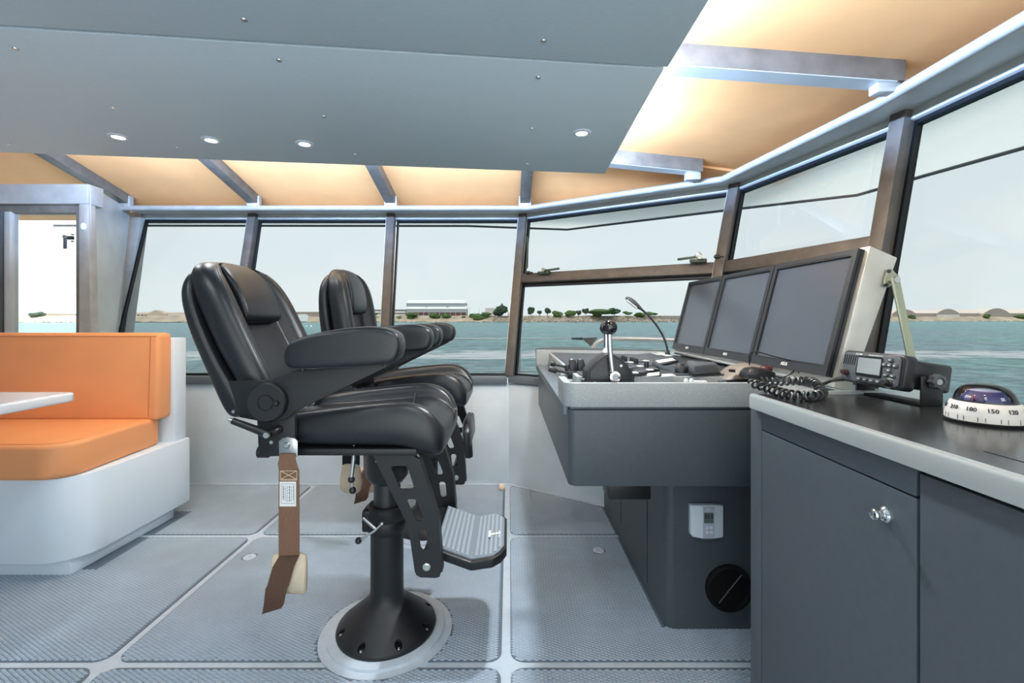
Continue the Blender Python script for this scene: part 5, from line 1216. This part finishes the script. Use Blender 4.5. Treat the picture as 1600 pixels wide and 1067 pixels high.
# coiled cord
path = spline([(.770, 1.44, 1.046), (.764, 1.34, 1.046), (.766, 1.27, 1.042), (.790, 1.224, 1.042), (.842, 1.236, 1.042), (.890, 1.295, 1.045), (.932, 1.385, 1.053), (.945, 1.44, 1.053), (.91, 1.468, 1.049), (.86, 1.478, 1.046), (.815, 1.48, 1.046)], 30)
bm = NB(); pts = []
turns = 30; n_ = turns * 12
for i in range(n_ + 1):
    s_ = i / n_ * (len(path) - 1); k = min(int(s_), len(path) - 2); p_ = path[k] * (1 - (s_ - k)) + path[k + 1] * (s_ - k)
    d = (path[k + 1] - path[k]).normalized(); u = d.cross(Vector((0, 0, 1))).normalized(); v = u.cross(d)
    a_ = 2 * math.pi * turns * i / n_; pts.append(p_ + (u * math.cos(a_) + v * math.sin(a_)) * .0118)
tube(bm, pts, .0037, 6); t = root('coiled_cord', (.85, 1.35, 1.03), 'black coiled microphone cord heaped at the end of the dark worktop', 'cord')
O('coil', bm, M['plastic'], t)
q0 = Vector((.946, 1.42, 1.053)); q3 = P(1318, 592, 1.355)
bm = NB(); tube(bm, spline([q0, P(1284, 600, 1.39), P(1300, 594.5, 1.37), q3], 6), .0048, 8); O('straight_lead', bm, M['rubber'], t)
bm = NB(); tube(bm, [P(1298, 595, 1.372), P(1308, 592.5, 1.364), P(1318, 591.5, 1.355)], [.005, .0072, .008], 10); O('strain_relief', bm, M['plastic'], t)
# reading lamp
YL = 2.70
t = root('reading_lamp', P(1043, 552, YL), 'slim gooseneck reading lamp beside the far monitor', 'lamp')
bm = NB(); tube(bm, spline([P(1043, 552, YL), P(1042.5, 545, YL), P(1037, 527, YL), P(1025, 507, YL), P(1012, 492, YL), P(1002, 483, YL)], 6), .0065, 8); O('gooseneck', bm, M['gunmetal'], t)
h0, h1 = P(1004, 484.5, YL), P(978, 464.5, YL); ax = (h1 - h0).normalized(); vv = ax.cross(Vector((0, 1, 0))).normalized()
bm = NB(); rings = []
for u, w in ((0, .008), (.1, .013), (.3, .022), (.55, .029), (.8, .028), (.94, .018), (1, .006)):
    c_ = h0 * (1 - u) + h1 * u; rings.append([c_ + Vector((0, 1, 0)) * math.cos(a_) * w + vv * math.sin(a_) * w * .62 for a_ in [k * math.pi / 8 for k in range(16)]])
loft(bm, rings); hd = O('lamp_head', bm, M['slate'], t, smooth=60)
bm = NB(); rings = []; dn = vv if vv.z < 0 else -vv
for u, w in ((.3, .012), (.5, .021), (.75, .022), (.92, .012)):
    c_ = h0 * (1 - u) + h1 * u + dn * .009 + Vector((0, -.012, 0)); rings.append([c_ + Vector((0, 1, 0)) * math.cos(a_) * w * .7 + dn * (math.sin(a_) * .006 + .005) for a_ in [k * math.pi / 6 for k in range(12)]])
loft(bm, rings); O('diffuser', bm, M['clear'], t)
bm = NB(); cyl(bm, P(1043, 556, YL), P(1043, 550.5, YL), .015, n=14); O('lamp_foot', bm, M['gunmetal'], t)

# thermostat and round air outlet on the console foot
YF = 1.8245
p = P(1101, 810, YF)
t = root('thermostat', p, 'white wall thermostat with grey display on the console foot', 'thermostat')
def fp(px, py, d): q = P(px, py, YF); return Vector((q.x, YF - d, q.z))
bm = NB(); rings = []
for d, s_ in ((0, 1), (.018, 1), (.024, .97)):
    rings.append([fp(1101 + (x - 1101) * s_, 810 + (y - 810) * s_, d + (0.004 if 1085 < x < 1117 else 0)) for x, y in ((1075.5, 787), (1076, 785.5), (1093, 785), (1110, 785), (1126, 786), (1126.5, 787), (1126.5, 834), (1125, 836), (1110, 837), (1093, 837), (1079, 835), (1075.5, 831))])
loft(bm, rings); O('case', bm, M['white'], t, bevel=.002)
bm = NB(); hexa(bm, [fp(1094, 788, .026), fp(1111, 788, .026), fp(1111, 836, .026), fp(1094, 836, .026)], [fp(1094, 788, .030), fp(1111, 788, .030), fp(1111, 836, .030), fp(1094, 836, .030)]); O('centre_strip', bm, mat('lilac_grey_plastic', (.50, .52, .60), .4), t)
bm = NB(); hexa(bm, [fp(1095, 796, .029), fp(1109.5, 796, .029), fp(1109.5, 812, .029), fp(1095, 812, .029)], [fp(1095, 796, .0308), fp(1109.5, 796, .0308), fp(1109.5, 812, .0308), fp(1095, 812, .0308)]); lc = O('display', bm, M['lcd'], t)
O('digits', text_bm('22.5', .020, basis(fp(1102.3, 802, .0312), (1, 0, 0), (0, 0, 1))), M['ink'], lc)
for x in (1099.5, 1106):
    for y in (818.5, 826):
        bm = NB(); lathe(bm, [(0, 0), (.0065, 0), (.006, .003), (0, .004)], fp(x, y, .0295), axis=(0, -1, 0), n=14); O('button', bm, M['white'], t)
bm = NB(); box(bm, fp(1098, 792, .0304) , fp(1105, 790.5, .0296)); O('maker_mark', bm, M['white'], t)
c_ = P(1137.5, 917, YF); rad = 36 * YF / F
t = root('air_outlet', c_, 'round black air outlet low on the console foot', 'vent')
bm = NB(); lathe(bm, [(0, 0), (rad, 0), (rad, .016), (rad * .94, .024), (rad * .84, .024), (rad * .80, .010), (0, .010)], (c_.x, YF, c_.z), axis=(0, -1, 0), n=48); O('outlet_ring', bm, M['rubber'], t)
for k in (0,):
    hh = math.sqrt(max(.0, (rad * .78) ** 2 - (k * rad * .22) ** 2)); dx = Vector((.62, 0, .78)); sd = Vector((.78, 0, -.62)) * k * rad * .22
    b0 = Vector((c_.x, YF - .012, c_.z)) + sd; bm = NB(); bar(bm, b0 - dx * hh, b0 + dx * hh, (0, .003, 0), Vector((.78, 0, -.62)) * .0025 + Vector((0, -.003, 0))); O('flap_edge', bm, M['gunmetal'], t)

# =================================================================== WORKTOP AND CABINETS BESIDE THE HELM
XF = .828
t = root('side_worktop', (.92, .6, 1.0), 'dark glossy side worktop with a pale satin edge, carrying radio and compass', 'worktop')
bm = NB(); prism(bm, [(.700, -.9), (1.14, -.9), (1.15, 1.0), (1.13, 1.338), (.735, 1.338), (.700, 1.280)], XY, 1.0, 1.028); O('top', bm, M['worktop'], t, smooth=0)
bm = NB(); prism(bm, [(.677, 1.0), (.701, 1.0), (.704, 1.028), (.700, 1.037), (.689, 1.0405), (.680, 1.038), (.677, 1.032)], lambda a_, b_, d_: Vector((a_, d_, b_)), -.9, 1.281); O('edge_trim', bm, M['lip'], t, smooth=40)
bm = NB(); prism(bm, [(1.138, -.9), (1.155, -.9), (1.163, 1.0), (1.148, 1.0)], XY, .99, 1.039); O('back_trim', bm, M['gasket'], t)
bm = NB(); box(bm, (.796, -.4, 1.0278), (.799, .763, 1.0286)); O('hatch_joint', bm, M['gasket'], t)
ZT_ = .943
XF = .694
t = root('door_cabinet', (.9, 1.0, 0), 'charcoal cabinet with a chrome push knob below the dark worktop', 'cabinet')
bm = NB(); box(bm, (XF + .012, .774, .0), (1.10, 1.300, .9995)); O('carcass', bm, M['gasket'], t)
bm = NB(); box(bm, (XF, 1.252, .0), (XF + .018, 1.307, .9995)); O('stile', bm, M['console'], t, bevel=.002)
bm = NB(); box(bm, (XF, .776, ZT_ + .0035), (XF + .018, 1.2495, .9995)); O('top_rail', bm, M['console'], t, bevel=.0015)
bm = NB(); box(bm, (XF, .776, .06), (XF + .018, 1.2487, ZT_)); dd = O('door', bm, M['console'], t, bevel=.0015)
bm = NB(); box(bm, (XF + .018, 1.297, .0), (1.10, 1.307, .9995)); O('end_panel', bm, M['console'], t)
ck = Vector((XF, .8355, .8905))
bm = NB(); lathe(bm, [(0, 0), (.014, 0), (.014, .005), (.011, .0085), (.0075, .009), (.0068, .015), (.0092, .0185), (.010, .0235), (.0085, .026), (0, .027)], ck, axis=(-1, 0, 0), n=28); O('push_knob', bm, M['chrome'], dd)
t = root('wide_cabinet', (.9, .3, 0), 'charcoal cabinet with a plain flush door, cut by the frame edge', 'cabinet')
bm = NB(); box(bm, (XF + .012, -.9, .0), (1.10, .772, .9995)); O('carcass', bm, M['gasket'], t)
bm = NB(); box(bm, (XF, .20, .06), (XF + .018, .769, .9886)); O('door', bm, M['console'], t, bevel=.0015)
bm = NB(); box(bm, (XF, -.9, .06), (XF + .018, .197, .9886)); O('door', bm, M['console'], t, bevel=.0015)

# =================================================================== VHF RADIO (built square, then turned to face the chairs)
t = root('marine_radio', (1.020, 1.262, 1.028), 'black marine radio with silver display on a bracket, at the window end of the worktop', 'radio', local=True)
# local: x along the face (viewer's left to right), y into the set, z up
W2 = .110
def pan(b, x0, x1, z0, z1, y0, y1): return box(b, (x0, y0, z0), (x1, y1, z1))
bm = NB(); prism(bm, rrect(-W2, .034, W2, .150, .016), XZ, -.022, .018); O('face_frame', bm, M['plastic'], t, bevel=.006, bang=60, seg=3)
bm = NB(); prism(bm, rrect(-W2 + .008, .041, W2 - .012, .143, .012), XZ, -.027, -.02); O('face_plate', bm, M['slate'], t, bevel=.003, bang=60)
bm = NB(); prism(bm, rrect(-.092, .045, .092, .138, .012), XZ, .016, .15); O('radio_body', bm, M['plastic'], t, bevel=.006, bang=60)
for k in range(6):
    bm = NB(); x = -.097 + k * .0085; bar(bm, (x - .003, -.0275, .098), (x + .001, -.0275, .134), (.0042, 0, 0), (0, .003, 0)); O('speaker_slot', bm, M['gasket'], t)
bm = NB(); prism(bm, rrect(-.046, .064, .044, .134, .005), XZ, -.0295, -.026); O('display_frame', bm, M['gasket'], t)
bm = NB(); pan(bm, -.041, .040, .073, .128, -.0305, -.029); O('display', bm, M['vhf_lcd'], t)
for k in range(4):
    bm = NB(); x = -.039 + k * .0225; prism(bm, rrect(x, .046, x + .017, .0585, .005), XZ, -.032, -.026); O('soft_key', bm, M['slate'], t, bevel=.002, bang=60)
    bm = NB(); pan(bm, x + .005, x + .012, .0515, .053, -.0326, -.0318); O('key_mark', bm, M['label'], t)
for dx, dz_ in ((0, .017), (0, -.017), (-.017, 0), (.017, 0), (0, 0)):
    bm = NB(); prism(bm, rrect(.068 + dx - .0075, .112 + dz_ - .007, .068 + dx + .0075, .112 + dz_ + .007, .005), XZ, -.032, -.026); O('pad_key', bm, M['slate'], t, bevel=.002, bang=60)
    bm = NB(); pan(bm, .068 + dx - .003, .068 + dx + .003, .112 + dz_ - .0015, .112 + dz_ + .0015, -.0326, -.0318); O('key_mark', bm, M['label'], t)
for x in (.052, .074):
    bm = NB(); prism(bm, rrect(x - .001, .073, x + .016, .083, .004), XZ, -.032, -.026); O('long_key', bm, M['slate'], t, bevel=.002, bang=60)
    bm = NB(); pan(bm, x + .004, x + .011, .077, .079, -.0326, -.0318); O('key_mark', bm, M['label'], t)
bm = NB(); lathe(bm, [(0, 0), (.015, 0), (.0145, .006), (.0105, .009), (.010, .020), (.008, .022), (0, .022)], (.072, -.026, .054), axis=(0, -1, 0), n=24); O('volume_knob', bm, M['plastic'], t)
bm = NB(); lathe(bm, [(0, 0), (.017, 0), (.0165, .003), (0, .003)], (.072, -.026, .054), axis=(0, -1, 0), n=24); O('knob_skirt', bm, M['steel'], t)
bm = NB(); lathe(bm, [(0, 0), (.011, 0), (.011, .006), (.008, .010), (.008, .018), (0, .018)], (-.083, -.026, .068), axis=(0, -1, 0), n=20); O('mic_socket', bm, M['wine'], t, label='wine red socket ring')
m_ = basis((-.055, -.0275, .1385), (1, 0, 0), (0, 0, 1)); O('maker_name', text_bm('ICOM', .009, m_, align='LEFT'), M['label'], t)
bm = NB()
x = -.008
for w in (.006, .004, .006, .003, .006, .005, .004, .006): pan(bm, x, x + w, .1380, .1397, -.0279, -.027); x += w + .0012
O('model_print', bm, M['label'], t)
bm = NB(); prism(bm, [(-.112, .0), (.112, .0), (.112, .095), (.108, .095), (.106, .006), (-.106, .006), (-.108, .095), (-.112, .095)], XZ, .03, .10); O('bracket', bm, M['blackmetal'], t, bevel=.002)
for s in (-1, 1):
    bm = NB(); rings = []
    for d, r_ in ((0, .012), (.006, .012), (.008, .022), (.024, .022), (.026, .018), (.026, .012), (.021, .011)):
        rings.append([Vector((s * (.110 + d), .065 + math.cos(a_) * r_ * (1 + .1 * math.cos(8 * a_) * (r_ > .018)), .080 + math.sin(a_) * r_ * (1 + .1 * math.cos(8 * a_) * (r_ > .018)))) for a_ in [k * math.pi / 20 for k in range(40)]])
    loft(bm, rings); O('clamp_knob', bm, M['slate'], t, smooth=40)
    bm = NB(); cyl(bm, (s * .128, .065, .08), (s * .1335, .065, .08), .0095, n=18); O('knob_insert', bm, M['steel'], t)
t.scale = (.96, .82, .80)
for k in [k for k in bpy.data.objects if k.parent == t]:
    if k.name.split('.')[0] not in ('bracket', 'clamp_knob', 'knob_insert'):
        pv = Vector((0, .065, .085)); k.matrix_local = Matrix.Translation(pv) @ Matrix.Rotation(R(-8), 4, 'X') @ Matrix.Translation(-pv)
t.rotation_euler = (0, 0, R(-90 + 1))          # local -y faces -X in the cabin

# =================================================================== COMPASS
cc = Vector((1.024, .979, 1.028))
t = root('compass', cc, 'white-ringed dome compass with navy card on the dark worktop', 'compass')
bm = NB(); lathe(bm, [(0, .0), (.078, .0), (.079, .006), (.077, .008), (0, .008)], cc, n=48); O('base_pad', bm, M['rubber'], t)
bm = NB(); lathe(bm, [(0, .008), (.0765, .008), (.0765, .020), (.0735, .034), (.067, .050), (.062, .054), (.060, .050), (.058, .044), (0, .044)], cc, n=64); rg = O('degree_ring', bm, mat('warm_white_plastic', (.66, .655, .62), .5), t)
view = math.atan2(-cc.y, -cc.x)                # towards the camera
NUM = ['120', '150', '180', '210', '240', '270', '300', '330', '0', '30', '60', '90']
for k, s_ in enumerate(NUM):
    a_ = view + R(-17 - 30 * (k - 1)) + R(28)
    d = Vector((math.cos(a_), math.sin(a_), 0)); tn = Vector((-math.sin(a_), math.cos(a_), 0)); slp = (Vector((0, 0, 1)) * .95 - d * .3).normalized()
    O('ring_numeral', text_bm(s_, .0145, basis(cc + d * .0728 + Vector((0, 0, .0385)), tn, slp)), M['navy'] if False else M['ink'], rg)
for k in range(12):
    for o_ in (-5, 5):
        a_ = view + R(11 - 30 * (k - 1) + 14 + o_ + 1); d = Vector((math.cos(a_), math.sin(a_), 0)); tn = Vector((-math.sin(a_), math.cos(a_), 0))
        if k % 3 != 0 and o_ < 0 and k not in (2,): pass
        bm = NB(); bar(bm, cc + d * .0765 + Vector((0, 0, .010)), cc + d * .0762 + Vector((0, 0, .021)), tn * .0012, d * .0006); O('lubber_mark', bm, M['ink'], rg)
bm = NB(); lathe(bm, [(.057, .044), (.0495, .050), (.0345, .078), (.031, .080), (0, .080)], cc, n=48); cd = O('compass_card', bm, M['navy'], t)
for k in range(12):
    a_ = view + R(15 - 30 * (k - 1)); d = Vector((math.cos(a_), math.sin(a_), 0)); tn = Vector((-math.sin(a_), math.cos(a_), 0)); slp = (Vector((0, 0, .028)) - d * .015).normalized()
    O('card_numeral', text_bm(str((330 - 30 * k - 120) % 360), .0075, basis(cc + d * .0500 + Vector((0, 0, .0515)), tn, slp)), M['label'], cd)
for k, s_ in enumerate(('S', 'SE', 'E', 'NE', 'N', 'NW', 'W', 'SW')):
    a_ = view + R(2 + 45 * k); d = Vector((math.cos(a_), math.sin(a_), 0)); tn = Vector((-math.sin(a_), math.cos(a_), 0)); slp = (Vector((0, 0, .028)) - d * .015).normalized()
    O('card_letter', text_bm(s_, .011, basis(cc + d * .0430 + Vector((0, 0, .0645)), tn, slp)), M['label'], cd)
bm = NB(); lathe(bm, [(.016, .0800), (.029, .0800), (.029, .0808), (.016, .0808)], cc, n=40); O('card_ring', bm, mat('lilac_card', (.35, .38, .6), .4), cd)
a_ = view + R(-26); d = Vector((math.cos(a_), math.sin(a_), 0)); tn = Vector((-math.sin(a_), math.cos(a_), 0))
bm = NB(); bar(bm, cc + d * .056 + Vector((0, 0, .046)), cc + d * .044 + Vector((0, 0, .072)), tn * .0022, d * .0022); bar(bm, cc + d * .053 - tn * .006 + Vector((0, 0, .056)), cc + d * .053 + tn * .006 + Vector((0, 0, .056)), (0, 0, .002), d * .0022)
O('lubber_line', bm, mat('coral_red', (.7, .10, .08), .5), t, label='red lubber line')
bm = NB(); rings = []
prof = [(.0598, .046), (.0590, .060), (.0545, .075), (.046, .087), (.034, .0945), (.018, .0985), (.0005, .0995)]
lathe(bm, prof, cc, n=48); O('dome', bm, M['dome'], t, smooth=80)
bm = NB(); lathe(bm, [(.0605, .046), (.061, .05), (.059, .058), (.058, .056)], cc, n=48); O('dome_seal', bm, M['gunmetal'], t)
t.scale = (.838, .838, .838)

# =================================================================== WINDOW HARDWARE
def latch(px, py, Y, lb, s=1.0, ball=False, flip=1):
    p_ = P(px, py, Y); t = root('window_latch', p_, lb, 'latch', 'opening window latches')
    bm = NB(); obox(bm, p_ + Vector((0, 0, .008)) * s, Vector((.085, -.05, 0)) * s, Vector((.02, .03, 0)) * s, (0, 0, .024 * s)); O('latch_base', bm, M['green'], t, bevel=.003)
    bm = NB(); obox(bm, p_ + Vector((-.055 * flip, .03 * flip, .030)) * s, Vector((.11, -.06, .010)) * s, Vector((.012, .02, 0)) * s, (0, 0, .014 * s)); O('latch_lever', bm, M['green'], t, bevel=.002)
    bm = NB(); cyl(bm, p_ + Vector((0, -.02, .028)) * s, p_ + Vector((-.012, -.05, .028)) * s, .014 * s, n=14); O('latch_pivot', bm, M['olive'], t)
    if ball:
        bm = NB(); bmesh.ops.create_uvsphere(bm, u_segments=16, v_segments=10, radius=.022, matrix=Matrix.Translation(p_ + Vector((.0, 0, .045)))); O('latch_knob', bm, M['white'], t)
latch(1091, 409.5, 2.93, 'green lever latch with white knob on the opening window rail, by the monitors', 1, True)
latch(850, 428, 3.52, 'green lever latch on the opening window rail, at the corner window post', 1, False, -1)
for (px, py, Y, lb) in ((1121, 401, 2.82, 'small black clamp knob on the post above the far monitor'), (825.5, 426, 3.58, 'small black clamp knob at the corner window post end of the rail')):
    p_ = P(px, py, Y); t = root('clamp_knob', p_, lb, 'knob', 'opening window knobs')
    bm = NB(); cyl(bm, p_ + Vector((.012, -.006, 0)), p_ + Vector((-.016, .006, 0)), .014, n=12); O('knob_head', bm, M['plastic'], t, bevel=.003)
    bm = NB(); cyl(bm, p_ + Vector((-.02, .008, 0)), p_ + Vector((.035, -.012, 0)), .006, n=8); O('knob_stem', bm, M['gunmetal'], t)
bm = NB(); tube(bm, [P(824, 370, 3.70), P(823, 420, 3.60)], .006, 6); tube(bm, [P(825.5, 372, 3.70), P(824.5, 418, 3.60)], .004, 6); O('window_stay', bm, M['green'], label='thin green stay rod along the corner window post', cat='stay')
